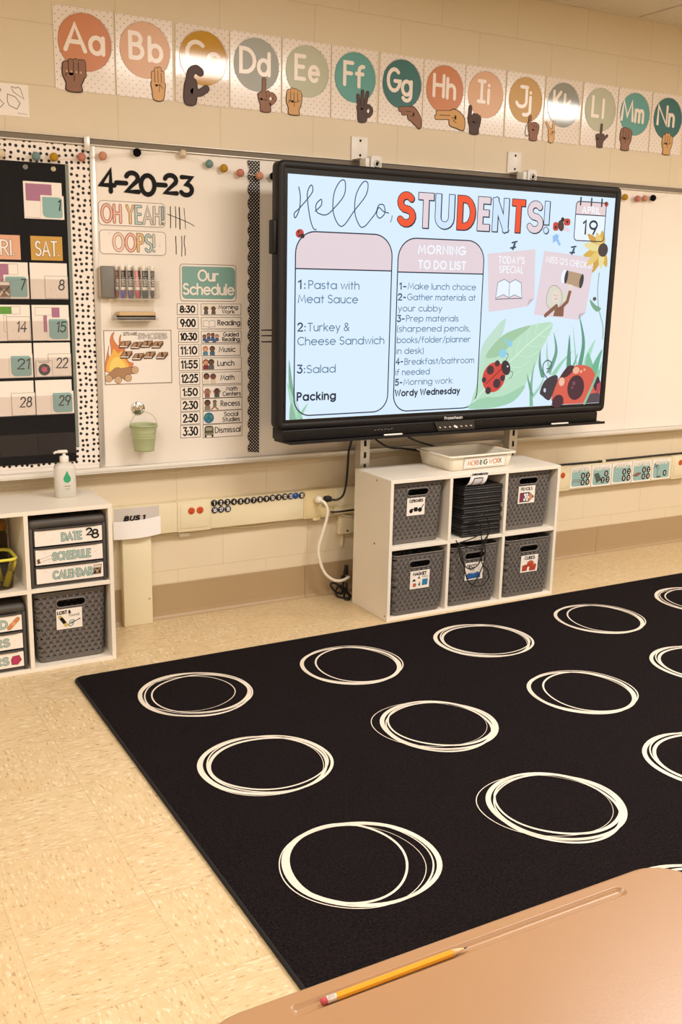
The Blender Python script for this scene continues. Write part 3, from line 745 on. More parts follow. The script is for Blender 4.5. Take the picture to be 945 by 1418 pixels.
# ---------------------------------------------------------------- date made of cut-out characters
dates = [('4', 1.3830, 1.4350, 1.7085, 1.7830), ('-', 1.4425, 1.4800, 1.7412, 1.7412), ('2', 1.4815, 1.5275, 1.7130, 1.7800), ('0', 1.5375, 1.5905, 1.7050, 1.7745), ('-', 1.6000, 1.6350, 1.7434, 1.7434), ('2', 1.6330, 1.6790, 1.7160, 1.7810), ('3', 1.6970, 1.7410, 1.7115, 1.7770)]
words_ = ['black cut-out numeral 4 at the start of the date', 'black dash between the 4 and 20 of the date', 'black cut-out numeral 2 just before the 0 in the date', 'black cut-out numeral 0 in the middle of the date', 'black dash between the 20 and 23 of the date', 'black cut-out numeral 2 just before the 3 in the date', 'black cut-out numeral 3 at the end of the date']
for (ch, x0, x1, z0, z1), wd in zip(dates, words_):
    mb = MB(); g = layout(ch)
    for k, yy in ((1.0, BF - 0.0022),):
        for st in g[0]:
            zz = lambda v: z0 + v * (z1 - z0) if z1 > z0 else z0
            P = [(x0 + p[0] * (x1 - x0) / g[1], zz(p[1])) for p in st]
            cl = len(P) > 3 and math.hypot(P[0][0] - P[-1][0], P[0][1] - P[-1][1]) < 1e-5
            mb.stroke(P, 0.0172, yy, BLACK, closed=cl)
            mb.tube([(p[0], BF - 0.0012, p[1]) for p in (P[:-1] if cl else P)], 0.0011, BLACK, 5, cl)
    tag(mb.build('cutout_dash' if ch == '-' else 'cutout_numeral', None, (x0, BF, z0)), wd, 'dash' if ch == '-' else 'numeral', 'cut-out characters of the date')

# word cards
COLS = {'coral': '#d98a72', 'mustard': '#cf9a38', 'teal': '#7fa7a3', 'pink': '#e6b49c', 'grey': '#b7b2a6', 'dkteal': '#5a7f7d'}
def word_card(txt, cols, x0, x1, z0, z1, tx0, tx1, tz0, tz1, label):
    mb = card(x0, x1, z0, z1, BF - 0.0004, LAM, 0.018, GREYINK, 0.0018, 0.0022)
    st = 0
    tot = layout(txt, 0.24)[1]; x = tx0; k = (tx1 - tx0) / tot
    xpos = 0.0; ci = 0
    for ch in txt:
        if ch == ' ': xpos += 0.36; continue
        g, w = layout(ch)
        for s_ in g:
            P = [(tx0 + (xpos + p[0]) * k, tz0 + p[1] * (tz1 - tz0)) for p in s_]
            cl = len(P) > 3 and math.hypot(P[0][0] - P[-1][0], P[0][1] - P[-1][1]) < 1e-5
            mb.stroke(P, 0.0122, BF - 0.0018, GREYINK, closed=cl)
            mb.stroke(P, 0.0094, BF - 0.0022, mat(COLS[cols[ci]], 0.3), closed=cl)
            mb.stroke(P, 0.0022, BF - 0.0026, LAM, closed=cl)
        xpos += max(w, 0.02) + 0.24; ci += 1
    for dx, dz in ((0.16, 0.85), (0.9, 0.4), (0.45, 0.12)):
        cx, cz = x0 + dx * (x1 - x0), z0 + dz * (z1 - z0)
        mb.stroke([(cx - 0.006, cz), (cx + 0.006, cz)], 0.0008, BF - 0.0017, mat('#c9bba6', 0.4)); mb.stroke([(cx, cz - 0.008), (cx, cz + 0.008)], 0.0008, BF - 0.0017, mat('#c9bba6', 0.4))
    tag(mb.build('word_card', None, ((x0 + x1) / 2, BF, z0)), label, 'card', 'word cards under the date')
word_card('OH YEAH!', ['coral', 'coral', 'mustard', 'teal', 'grey', 'grey', 'dkteal'], 1.3695, 1.6320, 1.5850, 1.6770, 1.3840, 1.6205, 1.5990, 1.6600, 'white rounded card with coloured outline letters OH YEAH!')
word_card('OOPS!', ['pink', 'coral', 'mustard', 'teal', 'grey'], 1.3700, 1.6335, 1.4805, 1.5720, 1.4260, 1.5830, 1.4960, 1.5570, 'white rounded card with coloured outline letters OOPS!')

# grey magnetic eraser
e = empty('magnetic_eraser', (1.389, BF, 1.318))
MB().box(1.3640, 1.4150, -0.030, BF - 0.0003, 1.3195, 1.4370, mat('#d8c6a4', 0.8), 0.006).build('felt_pad', e, e.location)
MB().box(1.3632, 1.4160, -0.048, -0.0302, 1.3182, 1.4380, mat('#77736d', 0.45), 0.007, 3).build('eraser_cover', e, e.location)
tag(e, 'grey rounded magnetic eraser left of the markers', 'eraser')

# markers in their clear holder
def vtext(mb, s_, x, z0, z1, hgt, w, y, m):
    st, tw = layout(s_, 0.12); k = (z1 - z0) / tw
    for p in st: mb.stroke([(x - (b - 0.5) * hgt, z0 + a * k) for a, b in p], w, y, m, cap=False)
front = [(1.446, 1.4445, '#2233a8', '#161720', 'blue'), (1.470, 1.4745, '#4a2f6e', '#1b1620', 'purple'), (1.498, 1.5040, '#c5243e', '#d87a78', 'red'), (1.528, 1.5300, '#121416', '#141416', 'black'), (1.5625, 1.5620, '#0f1012', '#141518', 'black')]
back = [(1.4300, 1.4310, '#9b2222', '#7a2a2a', 'dark red'), (1.4570, 1.4590, '#cc4a26', '#7d2f38', 'orange'), (1.4850, 1.4890, '#66702a', '#3a2226', 'olive'), (1.514, 1.5170, '#15262b', '#17181a', 'dark teal'), (1.5450, 1.5460, '#1d4a5c', '#161a20', 'teal')]
def marker(xt, xb, y, cap, lab, label):
    e = empty('dry_erase_marker', (xb, y, 1.3205))
    r = 0.0086 if y < -0.03 else 0.008
    wm = mat('#efe8dc', 0.4)
    MB().lathe([(r * .96, .030), (r, .0305), (r, .040), (r * .93, .0405), (r * .93, .104), (r, .1045), (r, .119), (r * .9, .1215)], (0, 0, 0), wm, 18).build('barrel', e)
    MB().lathe([(r * .55, 0), (r * .62, .001), (r * .92, .010), (r * .96, .0285), (r * .9, .0295)], (0, 0, 0), mat(cap, 0.4), 18).build('cap', e)
    lb = MB(); vs, fs = [], []
    R = r * 1.01; n = 14
    for i in range(n + 1):
        a = math.radians(-140 + 220 * i / n)
        for zz in (.042, .102): vs.append((R * math.cos(a), R * math.sin(a), zz))
    for i in range(n): fs.append([2 * i, 2 * i + 2, 2 * i + 3, 2 * i + 1])
    lb.add(vs, fs, mat(lab, 0.4), True)
    vtext(lb, 'EXPO', 0.001, .048, .078, 0.0085, 0.0014, -R - 0.0003, wm)
    lb.stroke([(-0.003, .082), (-0.003, .098)], 0.0012, -R - 0.0002, wm); lb.stroke([(0.002, .082), (0.002, .098)], 0.0009, -R - 0.0002, wm)
    lb.build('label_sleeve', e)
    e.rotation_euler = (0, math.atan2(xt - xb, 0.12), 0)
    tag(e, label, 'marker', 'dry erase markers in the clear holder')
order = ['first', 'second', 'third', 'fourth', 'fifth']
for i, (a, b, c, d, nme) in enumerate(front): marker(a, b, -0.0445, c, d, '%s-capped marker standing cap down, %s in the front row' % (nme, order[i]))
for i, (a, b, c, d, nme) in enumerate(back): marker(a, b, -0.0242, c, d, '%s-capped marker standing cap down, %s in the back row' % (nme, order[i]))
def clear_box(name, x0, x1, z0, z1, y0, label, back_z):
    t = 0.0018; mb = MB()
    mb.box(x0, x1, BF - 0.0005 - t, BF - 0.0005, z0, back_z, M_CLEAR)
    mb.box(x0, x1, y0, y0 + t, z0, z1, M_CLEAR).box(x0, x0 + t, y0 + t, BF - 0.003, z0, z1, M_CLEAR).box(x1 - t, x1, y0 + t, BF - 0.003, z0, z1, M_CLEAR)
    mb.box(x0 + t, x1 - t, y0 + t, BF - 0.003, z0, z0 + t, M_CLEAR)
    for p in ([(x0, y0, z1), (x1, y0, z1)], [(x0, y0, z0), (x1, y0, z0)], [(x1, y0, z0), (x1, y0, z1)]):
        mb.tube(p, 0.0008, mat('#f3ede2', 0.2), 5)
    return tag(mb.build(name, None, ((x0 + x1) / 2, BF, z0)), label, 'holder')
clear_box('marker_holder', 1.4175, 1.588, 1.3175, 1.3880, -0.0565, 'clear acrylic holder full of dry erase markers', 1.395)
clear_box('eraser_holder', 1.4080, 1.578, 1.2370, 1.2480, -0.066, 'clear acrylic ledge holding a wooden eraser, under the markers', 1.3120)
e = empty('felt_eraser', (1.497, -0.04, 1.239))
MB().box(1.4275, 1.5680, -0.0625, -0.0165, 1.2395, 1.2545, BLACK, 0.001).build('felt_block', e, e.location)
MB().box(1.4250, 1.5690, -0.0632, -0.0160, 1.2547, 1.2690, mat('#cfae80', 0.5), 0.003).build('wooden_back', e, e.location)
tag(e, 'wooden-backed black felt eraser in the clear ledge below the markers', 'eraser')

# campfire counting sheet
mb = card(1.3745, 1.6475, 0.9895, 1.1990, BF - 0.0004, LAM, 0, mat('#8d8072', 0.4), 0.003, 0.0018)
y = BF - 0.0017; x0, z0 = 1.3775, 0.9925
def Pk(l): return [(x0 + a, z0 + b) for a, b in l]
flame = [(.0, .05), (.006, .10), (.012, .125), (.018, .150), (.014, .118), (.022, .10), (.026, .135), (.022, .165), (.028, .188), (.040, .199), (.034, .180), (.042, .160), (.056, .146), (.058, .172), (.066, .190), (.064, .165), (.078, .140), (.082, .110), (.094, .085), (.112, .078), (.104, .062), (.090, .052), (.05, .046)]
mb.flat(Pk(smooth(flame, 3, True)), y, mat('#d9814f', 0.3))
mb.stroke(Pk(smooth(flame, 3, True)), 0.0014, y - 0.0002, mat('#7a4a34', 0.4), closed=True)
mb.flat(Pk(smooth([(.006, .05), (.012, .09), (.026, .115), (.036, .135), (.052, .118), (.07, .125), (.082, .09), (.094, .066), (.06, .046)], 4, True)), y - 0.0004, mat('#e9b458', 0.3))
mb.flat(Pk(smooth([(.018, .052), (.024, .085), (.045, .105), (.066, .092), (.082, .062), (.05, .046)], 4, True)), y - 0.0006, mat('#f0d070', 0.3))
wood, wend, wl = mat('#a8805f', 0.4), mat('#d2b08a', 0.4), mat('#5e4634', 0.4)
for (a, b, c, d) in ((.118, .052, .06, .046), (.09, .022, .05, .05), (.05, .016, .05, .05), (.012, .022, .045, .05)):
    mb.stroke(Pk([(c, d), (a, b)]), 0.0285, y - 0.0008, wl); mb.stroke(Pk([(c, d), (a, b)]), 0.026, y - 0.0010, wood)
    mb.disc((x0 + a, z0 + b), 0.0145, y - 0.0012, wl, n=18); mb.disc((x0 + a, z0 + b), 0.0128, y - 0.0014, wend, n=18); mb.stroke(ell(x0 + a, z0 + b, 0.006, 0.006, 10), 0.0008, y - 0.0016, wl, closed=True)
mb.text("LET'S MAKE", 1.4530, 1.1790, 0.011, 0.0016, y - 0.0018, GREYINK, 1.5070, over=None)
mb.text("S'MORES", 1.5130, 1.1660, 0.019, 0.0030, y - 0.0018, LAM, 1.6270, over=(0.0022, INK, 0.0004))
for i in range(8):
    r, c = divmod(i, 4)
    cx = (1.450, 1.496, 1.5375, 1.5805)[c] + (0.004, 0.005, 0.010, 0.018)[c] * r - 0.012; cz = (1.1480, 1.1440, 1.1480, 1.1450)[c] - r * (0.040, 0.044, 0.0425, 0.0425)[c] - 0.012
    sh = lambda l: [(cx + a, cz + b) for a, b in l]
    mb.flat(sh([(-.004, -.0065), (.030, -.0065), (.0455, .010), (.044, .022), (.009, .021), (-.004, .004)]), y - 0.0020, wl)
    mb.flat(sh([(.0, .004), (.029, .003), (.0425, .020), (.0105, .0195)]), y - 0.0023, mat('#ad8460', 0.4))
    mb.flat(sh([(-.002, -.001), (.028, -.002), (.029, .0015), (-.002, .0028)]), y - 0.0023, LAM)
    mb.text(str(i + 1), cx + 0.017, cz + 0.0045, 0.0140, 0.0030, y - 0.0026, INK)
tag(mb.build('counting_sheet', None, (1.511, BF, 0.99)), "laminated campfire sheet with s'mores numbered 1 to 8", 'sheet')

# hook and bucket
e = empty('magnetic_hook', (1.504, BF, 0.894))
MB().lathe([(0.0265, 0.0005), (0.0265, 0.004), (0.024, 0.006), (0.012, 0.008), (0.006, 0.009)], (1.504, BF, 0.894), CHROME, 28, 'y').build('hook_disc', e, e.location)
MB().tube([(1.504, -0.020, 0.898), (1.504, -0.040, 0.896), (1.504, -0.060, 0.884), (1.504, -0.070, 0.8835), (1.504, -0.077, 0.890), (1.504, -0.077, 0.898)], 0.0022, CHROME, 8).build('hook_arm', e, e.location)
MB().tube([(1.485, -0.0185, 0.900), (1.496, -0.021, 0.9), (1.504, -0.022, 0.896), (1.515, -0.021, 0.889), (1.524, -0.0185, 0.888)], 0.0018, CHROME, 6).build('hook_clip', e, e.location)
tag(e, 'shiny round magnetic hook holding the green bucket', 'hook')
e = empty('bucket', (1.507, -0.070, 0.7335))
gm = mat('#a9b187', 0.4)
prof = [(0.0375, 0.0), (0.0385, 0.0)] + [(0.0385 + 0.0135 * t + (0.0009 if abs(t - k) < 0.012 else 0), 0.102 * t) for t, k in [(0.05, 9), (0.2, 9), (0.50, 9), (0.52, 0.52), (0.54, 9), (0.60, 9), (0.62, 0.62), (0.64, 9), (0.70, 9), (0.72, 0.72), (0.74, 9), (0.96, 9)]] + [(0.0535, 0.100), (0.0545, 0.1025), (0.0535, 0.105), (0.0515, 0.104), (0.050, 0.098), (0.037, 0.003)]
MB().lathe(prof, e.location, gm, 36).build('pail', e, e.location)
hp = [(1.507 + 0.0555 * math.cos(PI - PI * i / 16), -0.0705, 0.828 + 0.058 * math.sin(PI * i / 16)) for i in range(17)]
MB().tube(hp, 0.0010, METAL, 6).build('handle', e, e.location)
mb = MB()
for sx in (-1, 1): mb.ball((1.507 + sx * 0.0540, -0.0705, 0.828), 0.0045, gm, 10)
mb.build('handle_ear', e, e.location)
tag(e, 'small sage green metal bucket hanging on the whiteboard', 'bucket')

# ---------------------------------------------------------------- schedule
mb = card(1.6850, 1.9270, 1.3085, 1.4545, BF - 0.0004, LAM, 0.014, mat('#6d4f49', 0.4), 0.0022, 0.0022)
mb.flat(rrect(1.6945, 1.9215, 1.3190, 1.4445, [0.016, 0.02, 0.02, 0.004]), BF - 0.0017, mat('#7ca69c', 0.3))
shd = mat('#4c6b61', 0.4)
for m, d in ((shd, 0.0012), (LAM, 0.0)):
    yy = BF - 0.0020 - (0.0003 if m is LAM else 0)
    mb.text('Our', 1.7640 + d, 1.3900 - d, 0.0400, 0.0075, yy, m, 1.8470 + d); mb.text('Schedule', 1.7020 + d, 1.3370 - d, 0.0400, 0.0075, yy, m, 1.9150 + d, sp=0.2)
tag(mb.build('title_card', None, (1.806, BF, 1.31)), 'teal rounded card reading Our Schedule at top of the schedule', 'card')
def kid(mb, x, z, s, skin, hair, shirt, y):
    mb.flat(rrect(x - .30 * s, x + .30 * s, z, z + .50 * s, [.05 * s, .05 * s, .2 * s, .2 * s]), y, mat(shirt, 0.4))
    mb.disc((x, z + .74 * s), .33 * s, y - 0.0002, mat(hair, 0.4), .31 * s, n=14); mb.disc((x, z + .68 * s), .25 * s, y - 0.0004, mat(skin, 0.4), .22 * s, n=14)
def bookicon(mb, x, z, w, h, y, ink):
    for sgn in (-1, 1):
        L_ = smooth([(x, z + h * .82), (x + sgn * w * .2, z + h), (x + sgn * w * .36, z + h * .95), (x + sgn * w * .46, z + h * .92)], 4)
        P_ = L_ + [(x + sgn * w * .5, z + h * .12), (x + sgn * w * .25, z + h * .16), (x, z)]
        mb.flat(P_[::-1] if sgn > 0 else P_, y, LAM); mb.stroke(P_, h * .05, y - 0.0002, ink, closed=True)
Tm = [(1.6721, 1.2563, 1.7600, 1.3006), (1.6728, 1.2007, 1.7620, 1.2488), (1.6766, 1.1477, 1.7625, 1.1943), (1.6757, 1.0920, 1.7639, 1.1411), (1.6764, 1.0358, 1.7656, 1.0858), (1.6775, 0.9788, 1.7659, 1.0305), (1.6803, 0.9254, 1.7659, 0.9739), (1.6811, 0.8715, 1.7650, 0.9216), (1.6802, 0.8181, 1.7650, 0.8691), (1.6784, 0.7634, 1.7657, 0.8163)]
Ac = [(1.7725, 1.2558, 1.9474, 1.3012), (1.7733, 1.1997, 1.9480, 1.2479), (1.7726, 1.1445, 1.9479, 1.1931), (1.7711, 1.0924, 1.9444, 1.1414), (1.7753, 1.0358, 1.9487, 1.0862), (1.7747, 0.9775, 1.9510, 1.0279), (1.7757, 0.9214, 1.9510, 0.9738), (1.7768, 0.8694, 1.9509, 0.9219), (1.7762, 0.8148, 1.9515, 0.8694), (1.7756, 0.7584, 1.9514, 0.8143)]
times = ['8:30', '9:00', '10:30', '11:10', '11:55', '12:25', '1:50', '2:30', '2:50', '3:30']
acts = [('Morning', 'Work'), ('Reading',), ('Guided', 'Reading'), ('Music',), ('Lunch',), ('Math',), ('Math', 'Centers'), ('Recess',), ('Social', 'Studies'), ('Dismissal',)]
tx = [(1.8495, 1.9320), (1.8450, 1.9415), (1.8650, 1.9390), (1.8500, 1.9200), (1.8430, 1.9150), (1.8560, 1.9150), (1.8650, 1.9440), (1.8560, 1.9400), (1.8640, 1.9400), (1.8300, 1.9430)]
brd = mat('#4a3f3a', 0.5)
for i in range(10):
    a, b, c, d = Tm[i]
    mb = card(a, c, b, d, BF - 0.0004, LAM, 0, brd, 0.0017, 0.0012)
    w = 0.066 if len(times[i]) > 4 else 0.060
    mb.text(times[i], (a + c) / 2 - w / 2, b + 0.011, d - b - 0.0215, 0.0064, BF - 0.0018, INK, (a + c) / 2 + w / 2, sp=0.24)
    tag(mb.build('time_card', None, ((a + c) / 2, BF, b)), 'white schedule card showing the time ' + times[i], 'card', 'time cards of the schedule')
    a, b, c, d = Ac[i]; y = BF - 0.0017; h = d - b
    mb = card(a, c, b, d, BF - 0.0004, LAM, 0, brd, 0.0017, 0.0012)
    t = acts[i]; u0, u1 = tx[i]
    if len(t) == 1: mb.text(t[0], u0, b + h * 0.34, h * 0.40, 0.0034, y, INK, u1, sp=0.22)
    else:
        l0, l1 = layout(t[0], .22)[1], layout(t[1], .22)[1]; m_ = (u0 + u1) / 2; k = (u1 - u0) / max(l0, l1)
        mb.text(t[0], m_ - l0 * k / 2, b + h * 0.55, h * 0.31, 0.0029, y, INK, m_ + l0 * k / 2, sp=0.22); mb.text(t[1], m_ - l1 * k / 2, b + h * 0.15, h * 0.31, 0.0029, y, INK, m_ + l1 * k / 2, sp=0.22)
    if i == 0:
        for q in (0, 1):
            kid(mb, a + 0.022 + q * 0.032, b + 0.003, 0.030, '#6b4a38', '#2a1d18', '#5a5550', y)
            for k in range(7): an = PI * k / 6; mb.stroke([(a + 0.022 + q * 0.032 + .010 * math.cos(an), b + 0.026 + .010 * math.sin(an)), (a + 0.022 + q * 0.032 + .018 * math.cos(an), b + 0.026 + .016 * math.sin(an))], 0.0018, y - 0.0006, mat('#dcbf7a', 0.4))
    elif i == 1: bookicon(mb, a + 0.034, b + 0.006, 0.052, 0.030, y, GREYINK)
    elif i == 2:
        for q, (hr, sn) in enumerate((('#2a1a16', '#8a5a44'), ('#3a2a22', '#a87454'), ('#5a3a24', '#7a5038'), ('#7a4a2c', '#cf9a74'))): kid(mb, a + 0.014 + q * 0.018, b + 0.008 + (0.006 if q in (1, 2) else 0), 0.026, sn, hr, '#3f567c', y - 0.0005 * (q % 2))
        mb.flat(rrect(a + 0.014, a + 0.066, b + 0.003, b + 0.016, 0.006), y - 0.0012, mat('#4b6288', 0.4)); mb.disc((a + 0.04, b + 0.006), 0.009, y - 0.0014, LAM, 0.003)
    elif i == 3: kid(mb, a + 0.019, b + 0.003, 0.036, '#d9a47c', '#a8642e', '#4f8294', y); kid(mb, a + 0.049, b + 0.003, 0.036, '#7a4c3a', '#2a1d18', '#41647c', y)
    elif i == 4: kid(mb, a + 0.016, b + 0.003, 0.040, '#cf9476', '#7e4530', '#7c2f34', y); kid(mb, a + 0.040, b + 0.003, 0.040, '#6a4636', '#1f1a1c', '#5c5c60', y)
    elif i == 5: kid(mb, a + 0.019, b + 0.003, 0.042, '#7a4c3a', '#231815', '#e2d6c4', y); kid(mb, a + 0.048, b + 0.003, 0.040, '#7a4c3a', '#5a3028', '#d9c8b0', y)
    elif i == 6:
        for q in (0, 1):
            kid(mb, a + 0.021 + q * 0.042, b + 0.003, 0.036, ('#a87464', '#6a3f34')[q], ('#7a4c44', '#2a1d18')[q], ('#8c6058', '#4c5550')[q], y)
            for sx in (-1, 1): mb.stroke([(a + 0.021 + q * 0.042 + sx * .008, b + 0.015), (a + 0.021 + q * 0.042 + sx * .016, b + 0.030)], 0.0035, y - 0.0006, mat(('#a87464', '#6a3f34')[q], 0.4))
    elif i == 7:
        kid(mb, a + 0.020, b + 0.003, 0.042, '#6a4636', '#2a1d18', '#8a7f74', y)
        mb.stroke([(a + 0.038, b + 0.006), (a + 0.050, b + 0.018), (a + 0.066, b + 0.006)], 0.006, y - 0.0003, mat('#a36a58', 0.4)); kid(mb, a + 0.052, b + 0.018, 0.026, '#8a6450', '#5a5a48', '#71806a', y - 0.0006)
    elif i == 8:
        cx, cz = a + 0.026, b + h / 2 - 0.001
        mb.disc((cx, cz), 0.0225, y, mat('#2b6f96', 0.4), n=26)
        for p in ([(-.015, .010), (-.006, .016), (-.002, .010), (-.008, .004), (-.006, -.006), (-.012, -.004)], [(.003, .013), (.014, .010), (.016, .0), (.008, -.004), (.004, .004)], [(-.004, -.009), (.004, -.008), (.003, -.017), (-.002, -.016)]):
            mb.flat([(cx + q[0], cz + q[1]) for q in smooth(p, 3, True)][::-1], y - 0.0003, mat('#4f9070', 0.4))
    else:
        cx = a + 0.027
        mb.flat(rrect(cx - 0.020, cx + 0.020, b + 0.010, b + 0.050, [0.003, 0.003, 0.012, 0.012]), y, mat('#57523f', 0.4)); mb.flat(rrect(cx - 0.014, cx + 0.014, b + 0.030, b + 0.043, 0.003), y - 0.0003, mat('#a59f8c', 0.4))
        mb.flat(rrect(cx - 0.018, cx + 0.018, b + 0.011, b + 0.020, 0.003), y - 0.0003, mat('#8a836c', 0.4))
        for sx in (-1, 1): mb.flat(rrect(cx + sx * 0.015 - 0.004, cx + sx * 0.015 + 0.004, b + 0.003, b + 0.011, 0.001), y - 0.0003, INK)
    tag(mb.build('activity_card', None, ((a + c) / 2, BF, b)), 'white schedule card with small picture reading ' + ' '.join(t), 'card', 'activity cards of the schedule')

# ---------------------------------------------------------------- calendar pocket chart
e = empty('pocket_chart', (0.8, BF, 0.70))
cloth = NT('black_chart_cloth', 0.75, 0.3); cloth.col(hexc('#0e0b0d'))
_v, _x, _y, _z = cloth.coord(); cloth.bump(cloth.noise(_v, 14, 4), 0.3, 0.01); cloth = cloth.m
MB().box(0.26, 1.2530, -0.0165, -0.0130, 0.7000, 1.7925, cloth).build('cloth_panel', e, e.location)
tag(MB().box(1.2533, 1.2650, -0.0162, -0.0128, 0.7570, 1.7930, mat('#7e857a', 0.6)).build('edge_binding', e, e.location), 'grey-green edge binding')
for x in (1.2108, 1.112):
    MB().lathe([(0.0090, 0.0), (0.0085, 0.0015), (0.0045, 0.0015), (0.0042, 0.0002)], (x, -0.0166, 1.774), mat('#c9bf9c', 0.3, 0.7) if x > 1.2 else mat('#8f8a88', 0.4, 0.6), 18, 'y').build('grommet', e, e.location)
ROWS = [(1.3140, 1.4432), (1.1630, 1.2925), (1.0280, 1.1572), (0.8868, 1.0160)]
COLX = [(0.9695, 1.1027), (1.1095, 1.2445)]
mb = MB()
for z0, z1 in ROWS:
    for x0, x1 in COLX: mb.flat([(x0 - 0.002, z0 - 0.002), (x1 + 0.002, z0 - 0.002), (x1 + 0.002, z0 + 0.072), (x0 - 0.002, z0 + 0.072)], -0.0222, M_FILM)
    mb.box(0.30, 1.252, -0.0178, -0.0166, z0 - 0.0085, z0 - 0.0028, cloth)
for x0, x1 in ((0.97, 1.1085), (1.1105, 1.2505)): mb.box(x0, x1, -0.0185, -0.0181, 0.734, 0.815, make_clear('dark_film', '#6c6464', 0.90, 0.1))
mb.build('clear_pocket', e, e.location)
tag(e, 'black calendar pocket chart hung on the spotted paper', 'calendar')
Y1 = -0.0168
def hdr(x0, x1, txt, col, u0, u1, lab):
    mb = card(x0, x1, 1.4525, 1.5378, Y1, mat(col, 0.35), 0)
    mb.text(txt, u0, 1.4690, 0.050, 0.0062, Y1 - 0.0014, PAPER, u1, over=(0.0026, mat('#5d4a3c', 0.5), 0.0004), sp=0.2)
    tag(mb.build('weekday_card', None, ((x0 + x1) / 2, Y1, 1.4525)), lab, 'card', 'weekday cards of the calendar')
hdr(0.9660, 1.0800, 'FRI.', '#dfa98a', 0.9800, 1.0560, 'peach weekday card reading FRI. on the pocket chart')
hdr(1.1170, 1.2312, 'SAT.', '#c79a45', 1.1350, 1.2160, 'mustard weekday card reading SAT. on the pocket chart')
pur, grn, tealm = mat('#a9708d', 0.4), mat('#5f9a3c', 0.4), mat('#86b0ae', 0.3)
def daycard(c, r, deco, lab):
    x0, x1 = COLX[c]; z0, z1 = ROWS[r]
    mb = card(x0, x1, z0, z1, Y1)
    for (a, b, q, d, m, o) in deco:
        if o: mb.stroke([(a, q), (b, q), (b, d), (a, d)], 0.001, Y1 - 0.0013, m, closed=True)
        else: mb.flat([(a, q), (b, q), (b, d), (a, d)], Y1 - 0.0013, m)
    tag(mb.build('day_card', None, ((x0 + x1) / 2, Y1, z0)), lab, 'card', 'white day cards in the calendar pockets')
O_ = mat('#8c8078', 0.5)
daycard(0, 0, [(0.972, 1.033, 1.372, 1.437, pur, 0), (1.034, 1.067, 1.40, 1.437, O_, 1)], 'white day card with purple block behind the teal 7')
daycard(1, 0, [], 'plain white day card behind the pale 8')
daycard(0, 1, [(0.972, 1.037, 1.2595, 1.286, grn, 0), (1.037, 1.067, 1.2595, 1.286, O_, 1), (1.008, 1.018, 1.196, 1.255, O_, 1)], 'white day card with green block behind the pale 14')
daycard(1, 1, [(1.1215, 1.182, 1.255, 1.2835, O_, 1), (1.182, 1.2105, 1.247, 1.2835, pur, 0), (1.150, 1.164, 1.194, 1.254, pur, 0)], 'white day card with purple strips behind the teal 15')
daycard(0, 2, [], 'plain white day card behind the teal 21')
daycard(1, 2, [], 'plain white day card behind the pale 22')
daycard(0, 3, [], 'plain white day card behind the pale 28')
daycard(1, 3, [], 'plain white day card behind the teal 29')
mb = card(1.1005, 1.2370, 1.5980, 1.7265, Y1)
mb.flat([(1.108, 1.660), (1.2005, 1.660), (1.2005, 1.7190), (1.108, 1.7190)], Y1 - 0.0013, pur); mb.stroke([(1.105, 1.602), (1.155, 1.602)], 0.001, Y1 - 0.0013, GREYINK)
tag(mb.build('day_card', None, (1.168, Y1, 1.598)), 'white card with purple block at the top of the pocket chart', 'card', 'white day cards in the calendar pockets')
def num(x0, x1, z0, z1, txt, teal, lab):
    y = -0.0186
    mb = card(x0, x1, z0, z1, y, LAM, 0, None if teal else O_, 0.0012, 0.0008)
    if teal: mb.flat(rrect(x0 + 0.006, x1 - 0.006, z0 + 0.005, z1 - 0.006, [0.016, 0.008, 0.012, 0.004]), y - 0.0013, tealm)
    else:
        for q in ((.25, .4), (.5, .12), (.75, .8)): mb.disc((x0 + q[0] * (x1 - x0), z0 + q[1] * (z1 - z0)), 0.0016, y - 0.0013, mat('#b9a896', 0.5), n=8)
    n = len(txt); w = 0.006 if txt == '1' else 0.014 if txt == '7' else (0.019 if n == 1 else (0.032 if txt[0] == '1' else 0.040))
    xr = x1 - 0.014
    st, tw = layout(txt, 0.2); k = w / tw; hh = 0.036; zb = z0 + 0.032
    for p in st:
        P = [(xr - w + a * k + (b - 0.5) * 0.005, zb + b * hh) for a, b in p]
        mb.stroke(P, 0.0047, y - 0.0017, INK, closed=len(P) > 3 and P[0] == P[-1])
    tag(mb.build('number_card', None, ((x0 + x1) / 2, y, z0)), lab, 'card', 'number cards of the calendar')
num(1.1590, 1.2425, 1.5985, 1.6812, '1', True, 'shiny teal number card 1 at the top of the pocket chart')
num(1.0149, 1.1032, 1.3152, 1.3988, '7', True, 'teal number card 7 in the pocket under FRI.'); num(1.1608, 1.2460, 1.3155, 1.3977, '8', False, 'pale number card 8 in the pocket under SAT.')
num(1.0175, 1.1010, 1.1642, 1.2507, '14', False, 'pale number card 14 in the FRI. column'); num(1.1628, 1.2448, 1.1625, 1.2470, '15', True, 'teal number card 15 in the SAT. column')
num(1.0190, 1.1038, 1.0285, 1.1140, '21', True, 'teal number card 21 in the FRI. column'); num(1.1608, 1.2466, 1.0292, 1.1140, '22', False, 'pale number card 22 in the SAT. column')
num(1.0197, 1.1066, 0.8870, 0.9720, '28', False, 'pale number card 28 in the FRI. column'); num(1.1647, 1.2500, 0.8875, 0.9728, '29', True, 'teal number card 29 in the SAT. column')
y = -0.0200
mb = card(1.1142, 1.1757, 1.0284, 1.0888, y, LAM, 0, O_, 0.0012, 0.0008)
